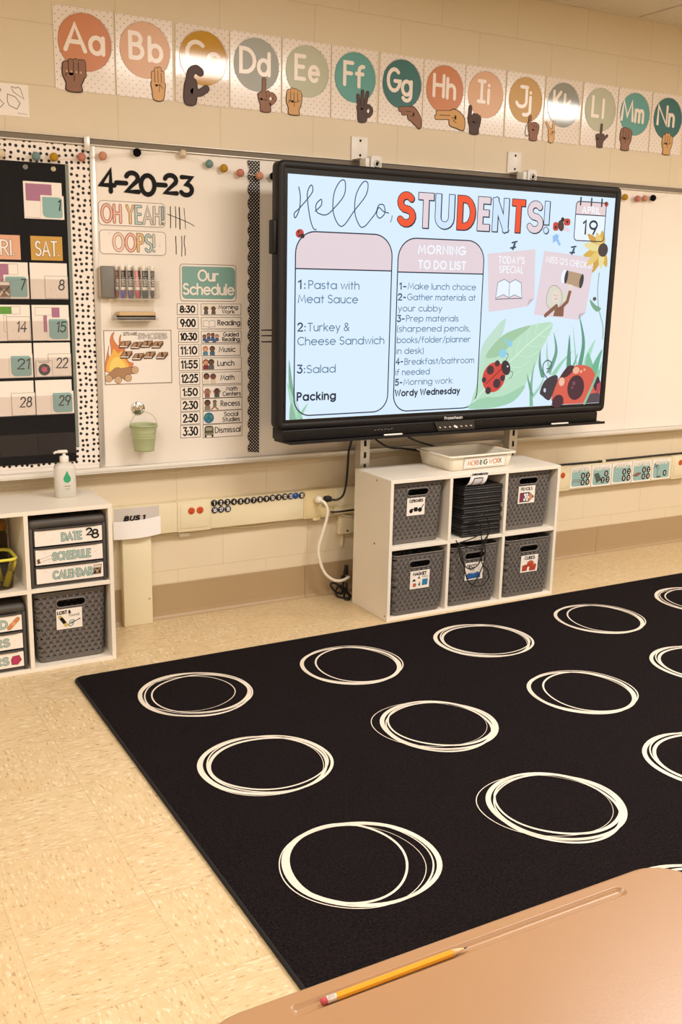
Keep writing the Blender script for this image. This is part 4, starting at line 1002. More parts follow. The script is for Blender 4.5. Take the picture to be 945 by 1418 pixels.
mb.disc((1.145, 1.056), 0.022, y - 0.0014, mat('#2a2a30', 0.4)); mb.flat([(1.145 + r * math.cos(a), 1.056 + r * math.sin(a)) for r, a in [((0.0125 if k % 2 else 0.009), k * PI / 5) for k in range(10)]], y - 0.0017, mat('#c8486e', 0.4)); mb.stroke([(1.126, 1.0825), (1.164, 1.0825)], 0.002, y - 0.0014, GREYINK)
tag(mb.build('picture_card', None, (1.145, y, 1.0284)), 'small card with a dark round pink-centred picture beside the 22', 'card')
mb = card(0.992, 1.036, 1.316, 1.3745, y, LAM, 0, INK, 0.0012, 0.0008)
mb.flat([(0.994, 1.320), (1.034, 1.320), (1.034, 1.362), (0.994, 1.362)], y - 0.0014, mat('#7a5c48', 0.4)); mb.stroke([(0.998, 1.325), (1.012, 1.345), (1.03, 1.328)], 0.006, y - 0.0017, mat('#d9c8b0', 0.4)); mb.stroke([(0.998, 1.355), (1.016, 1.338), (1.032, 1.356)], 0.004, y - 0.0018, INK)
tag(mb.build('picture_card', None, (1.014, y, 1.316)), 'small brown picture card beside the teal 7', 'card')

# ---------------------------------------------------------------- wall screen
tv = empty('interactive_display', (2.84, -0.25, 0.76)); TL = tv.location
shell = mat('#161314', 0.5, 0, 0.3); dark = mat('#080607', 0.35, 0, 0.35)
MB().box(2.02, 3.66, -0.262, -0.190, 0.82, 1.80, mat('#141213', 0.6), 0.01).build('rear_housing', tv, TL)
def rr(i, y): return [(p[0], y, p[1]) for p in rrect(1.976 + i, 3.7050 - i, 0.8190 + i, 1.8385 - i, max(0.026 - i, 0.004), 5)]
MB().loft([rr(0.006, -0.235), rr(0.0, -0.245), rr(0.0, -0.2950), rr(0.004, -0.3000), rr(0.026, -0.3000), rr(0.0275, -0.2975)], shell, False, False).build('bezel', tv, TL)
MB().box(2.002, 3.679, -0.2965, -0.262, 0.8455, 1.812, dark).build('glass_border', tv, TL)
MB().box(1.9600, 1.9790, -0.288, -0.245, 1.4960, 1.6230, shell, 0.006).build('side_grip', tv, TL)
bar = MB().box(2.0, 3.662, -0.3010, -0.205, 0.7730, 0.8185, shell, 0.004)
for z in (0.786, 0.792, 0.798, 0.804, 0.810): bar.box(2.006, 3.656, -0.3022, -0.3010, z, z + 0.0022, dark)
bar.build('speaker_bar', tv, TL)
MB().prismz([(2.004, -0.215), (3.672, -0.215), (3.683, -0.330), (2.018, -0.330)], 0.7640, 0.7722, shell).box(2.018, 3.683, -0.3325, -0.330, 0.7640, 0.7755, shell).build('pen_tray', tv, TL)
pp = MB().prism([(2.744, 0.7755), (2.938, 0.7755), (2.932, 0.8165), (2.720, 0.8165)], -0.3085, -0.301, mat('#2c2826', 0.4))
for x in (2.752, 2.7785, 2.8045, 2.8650, 2.8910, 2.9170): pp.stroke([(x - 0.004, 0.7935), (x + 0.003, 0.7905)], 0.0040, -0.3089, mat('#d8d2cc', 0.5))
pp.stroke([(2.828, 0.7945), (2.841, 0.7885)], 0.0085, -0.3089, mat('#f2eee8', 0.4))
pp.build('control_panel', tv, TL)
tag(MB().text('Promethean', 2.7790, 0.8240, 0.0115, 0.0021, -0.3006, mat('#d9d5cf', 0.5), 2.8730, sp=0.2).build('maker_lettering', tv, TL), 'small pale lettering on the lower bezel')
ports = MB()
for i in range(6): ports.stroke([(2.425 + i * 0.016, 0.797), (2.433 + i * 0.016, 0.797 + 0.004 * (i % 2))], 0.003, -0.3028, mat('#6d6865', 0.5))
ports.build('port_marks', tv, TL)

SX, SZ, SY = 2.0155, 0.8591, -0.2968
SW, SH = 1.655, 0.931
def G(h): return glow(h, SCR)
SCR = 1.0
bg = G('#d8edff')
scr = MB().box(SX, SX + SW, SY, -0.2966, SZ, SZ + SH, bg).build('screen', tv, TL)
class Art(MB):
    """drawing in the screen's own coordinates, metres from its lower left corner"""
    def q(s, pts): return [(SX + p[0], SZ + p[1]) for p in pts]
    def poly(s, pts, k, m):
        P = s.q(pts); a = sum(P[i][0] * P[(i + 1) % len(P)][1] - P[(i + 1) % len(P)][0] * P[i][1] for i in range(len(P)))
        return s.flat(P if a > 0 else P[::-1], SY - k * 0.00025, G(m))
    def line(s, pts, w, k, m, closed=False): return s.stroke(s.q(pts), w, SY - k * 0.00025, G(m), closed)
    def txt(s, t, x0, z0, h, w, k, m, x1, sp=None):
        sp = sp if sp is not None else (0.30 if w > 0.0040 else 0.19)
        return s.text(t, SX + x0, SZ + z0, h, w, SY - k * 0.00025, G(m), SX + x1, sp)
    def dot(s, x, z, r, k, m, rz=None, rot=0): return s.disc((SX + x, SZ + z), r, SY - k * 0.00025, G(m), rz, 24, rot)
    def done(s, name, label=None): return tag(s.build(name, scr, TL), label)
tv_col = dict(ink='#27496b', soft='#5c83a8', navy='#1d2f4c', pink='#e6d6df', red='#f0522f', blue='#c9e2ff')
TLs = scr                                                  # the drawings are sub-parts of the screen
ink, soft, navy, pink, red = '#27466a', '#4a7394', '#16243c', '#e4d3da', '#f2542d'
A = Art()
A.line(smooth([(.046, .885), (.0532, .8518), (.0496, .8046), (.0331, .7726), (.0287, .7891), (.0537, .812), (.1039, .8691), (.0992, .8956), (.0827, .8607), (.0951, .7776), (.1104, .7378), (.1234, .7324)]), .0042, 2, ink)
A.line(smooth([(.1179, .8006), (.1434, .8238), (.143, .8457), (.1218, .8264), (.1222, .803), (.1353, .7925), (.1658, .7896), (.1959, .8117), (.2431, .8658), (.2462, .9175), (.2242, .9162), (.199, .8708), (.1961, .8043), (.2192, .7571), (.2458, .7545), (.2891, .8088), (.3413, .8712), (.349, .9164), (.3263, .9187), (.2964, .8688), (.2938, .8015), (.3177, .7537), (.3404, .7547), (.3700, .7850), (.3893, .8084), (.4018, .8369), (.4248, .838), (.4306, .808), (.4081, .7879), (.3930, .802), (.402, .828), (.4251, .814), (.4485, .8093)]), .0042, 2, ink)
A.line([(.4655, .8), (.4640, .786), (.4585, .775)], .0032, 2, ink)
for ch, x0, x1, m in (('S', .485, .581, red), ('T', .5846, .668, pink), ('U', .6684, .7715, '#cfe6ff'), ('D', .778, .880, red), ('E', .8832, .9563, pink), ('N', .9619, 1.0548, '#cfe6ff'), ('T', 1.063, 1.1434, red), ('S', 1.149, 1.2463, pink), ('!', 1.2500, 1.2720, '#cfe6ff')):
    W_ = .0275
    BL = {'T': [[(0, 1), (1, 1)], [(.5, 1), (.5, 0)]], 'E': [[(0, 0), (0, 1)], [(0, 1), (1, 1)], [(0, .53), (.85, .53)], [(0, 0), (1, 0)]], 'N': [[(0, 0), (0, 1)], [(0, 1), (1, 0)], [(1, 0), (1, 1)]], 'U': [[(0, 1)] + [(.5 - .5 * math.cos(PI * t / 8), .28 - .28 * math.sin(PI * t / 8)) for t in range(9)] + [(1, 1)]],
          'D': [[(0, 0), (0, 1)], [(0, 1), (.35, 1)] + [(.35 + .65 * math.sin(PI * t / 10), .5 + .5 * math.cos(PI * t / 10)) for t in range(1, 10)] + [(.35, 0), (0, 0)]], '!': [[(.5, 1), (.5, .36)], [(.5, .02)]]}
    if ch in BL: g, w = BL[ch], 1.0
    else: g, w = layout(ch)
    z0, z1 = .759 + W_ / 2, .8965 - W_ / 2
    for lay in range(3):
        for st in g:
            P = [(x0 + .0045 + W_ / 2 + p[0] * (x1 - x0 - .009 - W_) / w, z0 + p[1] * (z1 - z0)) for p in st]
            sq = 'square' if ch in BL and len(P) > 1 else True
            wd, kk, mm, d = ((W_ + .0040, 1, navy, .003), (W_ + .0040, 2, navy, 0), (W_ - .0020, 4, m, 0))[lay]
            A.stroke(A.q([(p[0] + d, p[1] - d * .7) for p in P]), wd, SY - kk * .00025, G(mm), False, sq)
A.done('screen_headline', 'headline Hello, STUDENTS! on the screen')
def panel(x0, x1, z0, z1, zh, name, lab, rows):
    A = Art()
    r = [.07, .07, .085, .085]
    A.poly(rrect(x0, x1, z0, z1, r, 9), 1, '#daeeff')
    A.poly(rrect(x0, x1, zh, z1, [0, 0, .085, .085], 9), 2, '#e3d3da')
    A.line([(x0, zh), (x1, zh)], .0048, 3, navy); A.line(rrect(x0, x1, z0, z1, r, 9), .0048, 4, navy, True)
    for (t, u0, zb, u1, h, w, m) in rows: A.txt(t, u0, zb, h, w, 5, m, u1)
    return A
b, w1 = .0300, .0037
A = panel(.0350, .4710, .0140, .7250, .5850, '', '', [
    ('1:', .0495, .5105, .0770, b, .0062, ink), ('Pasta with', .0940, .5105, .3202, b, w1, soft), ('Meat Sauce', .0490, .4565, .3154, b, w1, soft),
    ('2:', .0490, .3480, .0800, b, .0062, ink), ('Turkey &', .0930, .3475, .2789, b, w1, soft), ('Cheese Sandwich', .0490, .2935, .4447, b, w1, soft),
    ('3:', .0490, .1845, .0800, b, .0062, ink), ('Salad', .0920, .1835, .2189, b, w1, soft), ('Packing', .0500, .0755, .2214, b, .0068, navy)])
A.dot(.052, .716, .018, 6, '#c9403a', .016, .5); A.dot(.064, .707, .009, 6, '#2a2028'); A.dot(.047, .722, .0045, 7, '#2a2028'); A.dot(.050, .708, .0045, 7, '#2a2028')
A.done('screen_list_panel', 'lunch choices panel')
h2, w2 = .0245, .0031
A = panel(.5000, .9320, .0105, .7170, .5815, '', '', [
    ('MORNING', .5975, .6590, .8338, .0305, .0066, '#f1f8ff'), ('TO DO LIST', .6005, .5985, .8376, .0305, .0066, '#f1f8ff'),
    ('1-', .5128, .5135, .5420, h2, .0056, ink), ('Make lunch choice', .5530, .5145, .8967, h2, w2, soft), ('2-', .5075, .4700, .5420, h2, .0056, ink), ('Gather materials at', .5520, .4705, .8973, h2, w2, soft), ('your cubby', .5087, .4250, .7260, h2, w2, soft),
    ('3-', .5070, .3830, .5390, h2, .0056, ink), ('Prep materials', .5500, .3835, .8130, h2, w2, soft), ('(sharpened pencils,', .5073, .3420, .8754, h2, w2, soft), ('books/folder/planner', .5085, .2960, .8814, h2, w2, soft), ('in desk)', .5085, .2510, .6410, h2, w2, soft),
    ('4-', .5070, .2080, .5390, h2, .0056, ink), ('Breakfast/bathroom', .5500, .2060, .9057, h2, w2, soft), ('if needed', .5072, .1630, .6760, h2, w2, soft), ('5-', .5070, .1210, .5390, h2, .0056, ink), ('Morning work:', .5490, .1210, .8000, h2, w2, soft), ('Wordy Wednesday', .5080, .0760, .8373, h2, .0058, navy)])
A.done('screen_list_panel', 'morning to do list panel')
A = Art()
A.poly(rrect(1.4245, 1.6030, .738, .9062, .018), 1, '#e8f4ff'); A.poly(rrect(1.4245, 1.6030, .8505, .9062, [0, 0, .018, .018]), 2, '#e6d0d2'); A.line(rrect(1.4245, 1.6030, .738, .9062, .018), .0042, 4, navy, True); A.line([(1.4245, .8505), (1.603, .8505)], .0042, 3, navy)
A.txt('APRIL', 1.462, .8580, .0255, .0058, 5, '#f4f8ff', 1.568); A.txt('19', 1.475, .7690, .0560, .0090, 5, navy, 1.556, .3)
for x in (1.449, 1.512, 1.574): A.line([(x, .8920), (x, .9220)], .0085, 6, '#3a3136')
A.dot(1.602, .902, .012, 6, '#b8433a', .011); A.dot(1.598, .906, .006, 7, '#2a2028')
A.done('screen_calendar', 'calendar page APRIL 19')
A = Art()
for pts, k, m in ((rrect(1.300, 1.332, .775, .812, .012), 2, '#c8463a'), (rrect(1.360, 1.398, .800, .830, .012), 2, '#c8463a')): A.poly(pts, k, m)
A.dot(1.345, .798, .017, 3, '#4d3a38', .024, .3); A.dot(1.315, .790, .006, 4, '#2a2028'); A.dot(1.380, .816, .006, 4, '#2a2028'); A.dot(1.375, .785, .025, 1, '#e7d7e2', .010, -.4); A.dot(1.352, .824, .010, 4, '#2a2028')
A.poly([(1.302, .752), (1.322, .762), (1.338, .756), (1.333, .742), (1.352, .716), (1.343, .711), (1.323, .733), (1.306, .722)], 2, '#8fc0f2')
A.done('screen_ladybug', 'flying ladybug beside the headline')
A = Art()
A.poly([(.9502, .6662), (1.2093, .693), (1.2211, .4833), (1.1832, .4472), (.9723, .4226)], 1, '#e4d3da'); A.poly([(1.2211, .4833), (1.1832, .4472), (1.190, .4760)], 2, '#c9b7c1')
A.txt("TODAY'S", 1.0123, .6293, .0280, .0042, 3, '#f6fbff', 1.1509); A.txt('SPECIAL', 1.0185, .5895, .0280, .0042, 3, '#f6fbff', 1.1483)
for sg in (-1, 1):
    A.poly([(1.0775, .484), (1.0775 + sg * .03, .497), (1.0775 + sg * .072, .482), (1.0775 + sg * .064, .548), (1.0775 + sg * .03, .562), (1.0775, .548)], 3, '#e9f4ff'); A.line([(1.0775, .484), (1.0775 + sg * .03, .497), (1.0775 + sg * .072, .482), (1.0775 + sg * .064, .548), (1.0775 + sg * .03, .562), (1.0775, .548)], .0022, 4, ink, True)
A.line([(1.005, .477), (1.15, .482)], .0030, 3, ink)
A.line([(1.084, .690), (1.093, .712)], .010, 4, '#31475a'); A.line([(1.078, .716), (1.104, .722)], .007, 5, '#31475a'); A.line([(1.072, .694), (1.098, .698)], .007, 5, '#31475a')
A.done('screen_note', "pink note reading TODAY'S SPECIAL")
A = Art()
A.poly([(1.2597, .6883), (1.5568, .6654), (1.5271, .4208), (1.483, .3883), (1.2247, .4113)], 1, '#e4d3da'); A.poly([(1.5271, .4208), (1.483, .3883), (1.492, .4180)], 2, '#c9b7c1')
st, tw = layout("MISS Q'S CHECK IN:", .27)
for p in st: A.line([(1.275 + a * .277 / tw, .640 - a * .024 / tw + b_ * .0260) for a, b_ in p], .0037, 3, '#f6fbff')
A.poly([(1.392, .552), (1.402, .606), (1.492, .592), (1.484, .530)], 3, '#b79a7c'); A.dot(1.396, .578, .010, 4, '#3a3a44', .030, -.15); A.dot(1.488, .561, .012, 4, '#3f3c42', .032, -.15); A.dot(1.383, .580, .016, 2, '#eef6ff', .030, -.15)
A.poly(smooth([(1.290, .470), (1.300, .525), (1.335, .540), (1.372, .515), (1.380, .470), (1.355, .440), (1.310, .440)], 4, True), 3, '#dcd8c8'); A.dot(1.342, .492, .024, 4, '#ead9cf', .026)
A.line(smooth([(1.290, .470), (1.300, .525), (1.335, .540), (1.372, .515), (1.380, .470), (1.355, .440), (1.310, .440)], 4, True), .0018, 5, '#6c6660', True)
A.dot(1.336, .498, .002, 6, '#4a3a34'); A.dot(1.350, .495, .002, 6, '#4a3a34'); A.line([(1.336, .482), (1.344, .479), (1.352, .484)], .002, 6, '#8a4a44')
A.poly([(1.335, .405), (1.345, .445), (1.395, .445), (1.395, .403)], 5, '#8a5f4c'); A.line([(1.290, .408), (1.350, .450)], .018, 5, '#8a5f4c'); A.line([(1.376, .440), (1.412, .470), (1.424, .515)], .017, 5, '#8a5f4c'); A.dot(1.425, .532, .014, 6, '#ead9cf'); A.poly(smooth([(1.375, .50), (1.40, .515), (1.42, .47), (1.40, .45), (1.38, .46)], 3, True), 4, '#dcd8c8')
A.line([(1.420, .680), (1.430, .702)], .010, 4, '#31475a'); A.line([(1.414, .708), (1.440, .712)], .007, 5, '#31475a'); A.line([(1.408, .684), (1.434, .686)], .007, 5, '#31475a')
A.done('screen_note', "pink note reading MISS Q'S CHECK IN: with a drawn figure and a cup")
A = Art()
A.line(smooth([(1.592, .60), (1.590, .52), (1.606, .44), (1.640, .36), (1.645, .30)]), .0045, 2, '#7aa88c')
for k in range(9):
    an = math.radians(95 + k * 25); L_ = .115 if 2 <= k <= 6 else .085
    c, s_ = math.cos(an), math.sin(an); px, pz = 1.598, .703
    P = [(px, pz), (px + c * L_ * .5 - s_ * .018, pz + s_ * L_ * .5 + c * .018), (px + c * L_, pz + s_ * L_), (px + c * L_ * .5 + s_ * .018, pz + s_ * L_ * .5 - c * .018)]
    A.poly(smooth(P, 4, True), 2 + k % 2, ('#d9b04e', '#e6c878', '#d1a24a', '#e9dc9a')[k % 4])
A.dot(1.603, .7015, .030, 6, '#4a3f3d', .030)
A.poly(smooth([(1.620, .440), (1.585, .455), (1.548, .480), (1.560, .450), (1.595, .425)], 4, True), 3, '#7aa88a'); A.dot(1.575, .483, .011, 5, '#5c5256', .009)
A.done('screen_flower', 'yellow flower at the right of the screen')
A = Art()
A.poly(smooth([(.934, .02), (.940, .25), (1.0, .34), (1.0666, .395), (1.055, .33), (1.02, .27)], 4, True), 1, '#bfe0cf')
leaf = smooth([(.905, .025), (.925, .10), (.968, .23), (1.04, .310), (1.1164, .345), (1.23, .368), (1.3378, .3702), (1.2762, .2512), (1.24, .16), (1.16, .06), (1.05, .015), (.96, .01)], 4, True)
A.poly(leaf, 2, '#b9e0c4')
A.poly(smooth([(.968, .23), (1.04, .31), (1.1164, .345), (1.21, .362), (1.12, .30), (1.05, .235)], 4, True), 3, '#a2caa6')
A.line(smooth([(.91, .03), (1.05, .16), (1.2, .28), (1.33, .368)]), .006, 4, '#d4eedd')
for t in range(6):
    x, z = .99 + t * .05, .10 + t * .045
    A.line(smooth([(x, z), (x + .003, z + .035), (x + .016, z + .075)]), .003, 4, '#cdeBD6'.lower()); A.line(smooth([(x, z), (x + .07, z - .01), (x + .13, z + .02)]), .003, 4, '#cdebd6')
A.poly(smooth([(.885, .008), (.96, .05), (1.08, .055), (1.20, .10), (1.14, .03), (1.02, .004)], 4, True), 5, '#9fd0b0')
for (x, z, r) in ((1.062, .243, .020), (1.098, .285, .014), (1.072, .30, .007)): A.dot(x, z, r, 6, '#8fd0ea')
A.done('screen_leaf', 'large pale green leaf')
def grass(A, x0, z0, x1, z1, w, k, m, bend=.0):
    P = smooth([(x0, z0), ((x0 + x1) / 2 + bend, (z0 + z1) / 2), (x1, z1)], 6); n = len(P)
    Lf = [(p[0] - w * (1 - (i / (n - 1)) ** 1.6) * .5, p[1]) for i, p in enumerate(P)]; Rt = [(p[0] + w * (1 - (i / (n - 1)) ** 1.6) * .5, p[1]) for i, p in enumerate(P)]
    A.poly(Lf + Rt[::-1][1:], k, m)
A = Art()
for a in ((1.243, .002, 1.246, .205, .020, 3, '#7fb795', -.01), (1.243, .05, 1.205, .15, .018, 4, '#6fa184', .0), (1.243, .04, 1.31, .14, .020, 2, '#9fd0b4', .01), (1.30, .13, 1.2754, .262, .022, 3, '#5f9a80', -.012), (1.33, .15, 1.345, .335, .026, 4, '#6ea189', .03), (1.345, .14, 1.31, .30, .016, 2, '#a3d1bd', -.01),
          (1.36, .14, 1.47, .25, .030, 2, '#9ad2b4', -.01), (1.45, .15, 1.440, .325, .030, 3, '#5c9a7e', .0), (1.47, .16, 1.50, .24, .016, 4, '#79b79a', 0), (1.51, .15, 1.4870, .4180, .028, 3, '#5b9b82', .03), (1.50, .16, 1.455, .37, .012, 2, '#a8d4c4', .0), (1.56, .13, 1.60, .30, .05, 2, '#a6dcbe', -.02), (1.60, .10, 1.648, .255, .06, 4, '#6fb592', -.01), (1.58, .15, 1.560, .24, .06, 3, '#7fc39f', .0), (1.62, .04, 1.652, .20, .03, 5, '#8ed0ae', .0),
          ): grass(A, *a)
A.done('screen_grass', 'blades of grass behind the large ladybug')
A = Art()
for a in ((.060, .0, .012, .24, .030, 1, '#7fae97', -.012), (.050, .0, .004, .15, .030, 2, '#a8d8bd', .0), (.030, .0, .022, .07, .030, 3, '#8fb89e', .0), (.052, .0, .098, .065, .022, 2, '#9ad0b2', 0)): grass(A, *a)
A.done('screen_grass', 'blades of grass in the lower left corner')
A = Art()
A.dot(1.020, .140, .062, 7, '#d4473e', .068, -.5); A.line([(.978, .112), (1.078, .190)], .003, 9, '#3a2028')
A.dot(1.083, .180, .024, 9, '#3a2b33', .034, .4)
for x, z, r in ((.998, .172, .020), (1.038, .112, .021), (.966, .130, .012), (.992, .082, .016), (1.068, .135, .014), (1.034, .200, .014)): A.dot(x, z, r, 8, '#45303a')
A.dot(1.092, .186, .004, 10, '#e8eef8')
A.line(smooth([(1.080, .212), (1.093, .232), (1.085, .243), (1.072, .236)]), .0028, 6, '#56606e'); A.line(smooth([(1.100, .165), (1.122, .160), (1.120, .140), (1.104, .132)]), .0028, 6, '#56606e')
A.done('screen_ladybug', 'red ladybug on the leaf')
A = Art()
body = smooth([(1.357, .028), (1.375, .10), (1.43, .155), (1.50, .182), (1.575, .172), (1.615, .135), (1.6435, .085), (1.655, .04)], 4) + [(1.655, .002), (1.375, .002)]
A.poly(body, 8, '#d9604e'); A.poly(smooth([(1.286, .064), (1.310, .115), (1.366, .140), (1.388, .125), (1.372, .075), (1.345, .025), (1.300, .048)], 4, True), 9, '#40363f')
A.poly(smooth([(1.40, .128), (1.44, .176), (1.475, .180), (1.478, .158), (1.44, .130)], 4, True), 9, '#4a2c34'); A.dot(1.500, .078, .051, 9, '#4a2a36', .058); A.dot(1.397, .018, .034, 9, '#4a2a36', .030, .3); A.poly([(1.36, .002), (1.365, .018), (1.43, .018), (1.432, .002)], 9, '#4a2a36'); A.poly([(1.60, .10), (1.618, .135), (1.640, .12), (1.6545, .09), (1.6545, .06), (1.62, .06)], 9, '#3f2a36'); A.poly([(1.565, .002), (1.585, .045), (1.64, .05), (1.6545, .04), (1.6545, .002)], 10, '#574a54')
A.poly([(1.628, .05), (1.6545, .055), (1.6545, .10), (1.63, .09)], 10, '#b84a5c')
A.dot(1.412, .108, .017, 10, '#f0c0a8', .020); A.dot(1.494, .158, .020, 10, '#efb79a', .016); A.dot(1.525, .152, .007, 10, '#efb79a'); A.dot(1.545, .160, .006, 10, '#efb79a'); A.dot(1.486, .098, .010, 11, '#7a4a58'); A.dot(1.478, .078, .007, 11, '#7a4a58'); A.dot(1.314, .072, .007, 11, '#c9d6e8', .010, .3)
A.line(smooth([(1.325, .125), (1.300, .155), (1.296, .190), (1.318, .208), (1.342, .196), (1.338, .172), (1.318, .170)]), .0050, 9, '#4a5560')
A.line(smooth([(1.56, .002), (1.60, .08), (1.63, .15)]), .014, 11, '#8fc0a0')
A.done('screen_ladybug', 'large red ladybug in the lower right corner')
tag(tv, 'large black interactive screen showing Hello, STUDENTS! on the wall', 'screen')
for x0, x1, yy, lab in ((2.4600, 2.5500, -0.3215, 'white stylus under the left end of the screen'), (3.3640, 3.4640, -0.3215, 'white stylus with black tip under the right end of the screen')):
    e = empty('stylus_pen', (x0, yy, 0.7725))
    r = 0.0042
    MB().lathe([(r * .8, 0), (r, .002), (r, x1 - x0 - .004), (r * .85, x1 - x0)], (x0, yy, 0.7725 + r), WHITE, 12, 'x').build('pen_body', e, e.location)
    MB().lathe([(r * .8, 0), (r * .45, .010), (r * .3, .014)], (x1, yy, 0.7725 + r), BLACK, 12, 'x').build('pen_tip', e, e.location)
    tag(e, lab, 'stylus')

# wall uprights that carry the screen
for cx, lab in ((2.4910, 'left white slotted upright of the screen mount'), (3.3120, 'right white slotted upright of the screen mount')):
    e = empty('mount_upright', (cx, -0.09, 0.56))
    wp = mat('#e6e0d6', 0.35)
    MB().box(cx - 0.0395, cx + 0.0395, -0.0065, -0.0008, 1.8930, 1.9885, wp, 0.0015).box(cx - 0.0395, cx + 0.0100, -0.0850, -0.0065, 1.8930, 1.8960, wp).build('top_plate', e, e.location)
    sc_ = MB()
    for z in (1.9725, 1.9145): sc_.lathe([(0.0052, 0.0), (0.0052, 0.0006), (0.0030, 0.0008)], (cx + 0.003, -0.0066, z), BLACK, 14, 'y')
    sc_.build('screw_hole', e, e.location)
    cl = MB().box(cx - 0.035, cx - 0.0155, -0.118, -0.070, 1.846, 1.8928, wp, 0.002).box(cx - 0.0155, cx - 0.0095, -0.110, -0.090, 1.852, 1.862, wp).prism(rrect(cx - 0.0095, cx + 0.0420, 1.850, 1.9040, [0.001, 0.001, 0.012, 0.012]), -0.118, -0.085, wp)
    cl.lathe([(0.0150, 0), (0.0150, .003), (0.008, .003), (0.0075, .0005)], (cx + 0.020, -0.118, 1.872), METAL, 18, 'y').lathe([(0.005, 0), (0.004, .0035)], (cx + 0.020, -0.1185, 1.872), BLACK, 12, 'y')
    cl.build('clamp', e, e.location)
    ch = MB(); g = mat('#d6d2cb', 0.35, 0.4); yf, yb = -0.1160, -0.0740; hw_ = 0.0235
    ch.box(cx - hw_, cx - hw_ + .0025, yf, yb, 0.56, 1.8450, g).box(cx + hw_ - .0025, cx + hw_, yf, yb, 0.56, 1.8450, g).box(cx - hw_ + .0025, cx + hw_ - .0025, yb - .0025, yb, 0.56, 1.8450, mat('#4b4743', 0.6))
    cur = 0.56
    for sz in [0.5900 + 0.0530 * k for k in range(24)]:                  # slotted face
        ch.box(cx - hw_, cx + hw_, yf - .0025, yf, cur, sz, g); ch.box(cx - hw_, cx - 0.0065, yf - .0025, yf, sz, sz + 0.027, g); ch.box(cx + 0.0065, cx + hw_, yf - .0025, yf, sz, sz + 0.027, g); cur = sz + 0.027
    ch.box(cx - hw_, cx + hw_, yf - .0025, yf, cur, 1.8450, g)
    ch.build('slotted_channel', e, e.location)
    for za in (1.15, 1.55): MB().box(cx - 0.02, cx + 0.02, -0.1890, yf - .0026, za, za + .04, wp).build('arm', e, e.location)
    tag(e, lab, 'screen mount')

# ---------------------------------------------------------------- cube shelves
def cube_shelf(x0, yf, W_, D, H_, zmid, label, nicks=()):
    e = empty('cube_shelf', (x0 + W_ / 2, yf + D / 2, 0)); t = 0.0150; L = e.location
    x1 = x0 + W_; yb = yf + D; cw = (W_ - 4 * t) / 3
    MB().box(x0, x1, yf, yb, H_ - t, H_, SHELF, 0.0008, 1).build('top_board', e, L)
    MB().box(x0 + t, x1 - t, yf, yb, 0, t, SHELF, 0.0008, 1).build('bottom_board', e, L)
    MB().box(x0, x0 + t, yf, yb, 0, H_ - t, SHELF, 0.0008, 1).build('side_panel', e, L); MB().box(x1 - t, x1, yf, yb, 0, H_ - t, SHELF, 0.0008, 1).build('side_panel', e, L)
    MB().box(x0 + t, x1 - t, yf + 0.001, yb, zmid, zmid + t, SHELF, 0.0008, 1).build('middle_shelf', e, L)
    for k in (1, 2):
        a = x0 + k * (cw + t)
        MB().box(a, a + t, yf, yb - 0.004, t, zmid, SHELF, 0.0008, 1).box(a, a + t, yf, yb - 0.004, zmid + t, H_ - t, SHELF, 0.0008, 1).build('divider', e, L)
    MB().box(x0 + t, x1 - t, yb - 0.0035, yb - 0.0005, t, H_ - t, SHELF).build('back_panel', e, L)
    if nicks:
        mb = MB()
        for (yy, zz, r) in nicks: mb.lathe([(r, 0), (r * .6, -0.0012)], (x0, yy, zz), mat('#4a3a2c', 0.8), 10, 'x')
        tag(mb.build('peg_hole', e, L), 'small dark holes')
    tag(e, label, 'shelf')
    return [x0 + t + k * (cw + t) for k in range(3)], cw, t
YR, HR, ZR = -0.4490, 0.6090, 0.3075
cells, cw, bt = cube_shelf(2.4234, YR, 0.9030, 0.2970, HR, ZR, 'white six-cube shelf with woven baskets under the screen', ((-0.335, 0.590, 0.004), (-0.330, 0.315, 0.005), (-0.43, 0.02, 0.004)))
YL, HL, ZL = -0.3600, 0.5975, 0.2970
cellsL, cwL, _ = cube_shelf(1.2860 - 0.9125, YL, 0.9125, 0.2970, HL, ZL, 'white six-cube shelf with drawer units at the left edge')

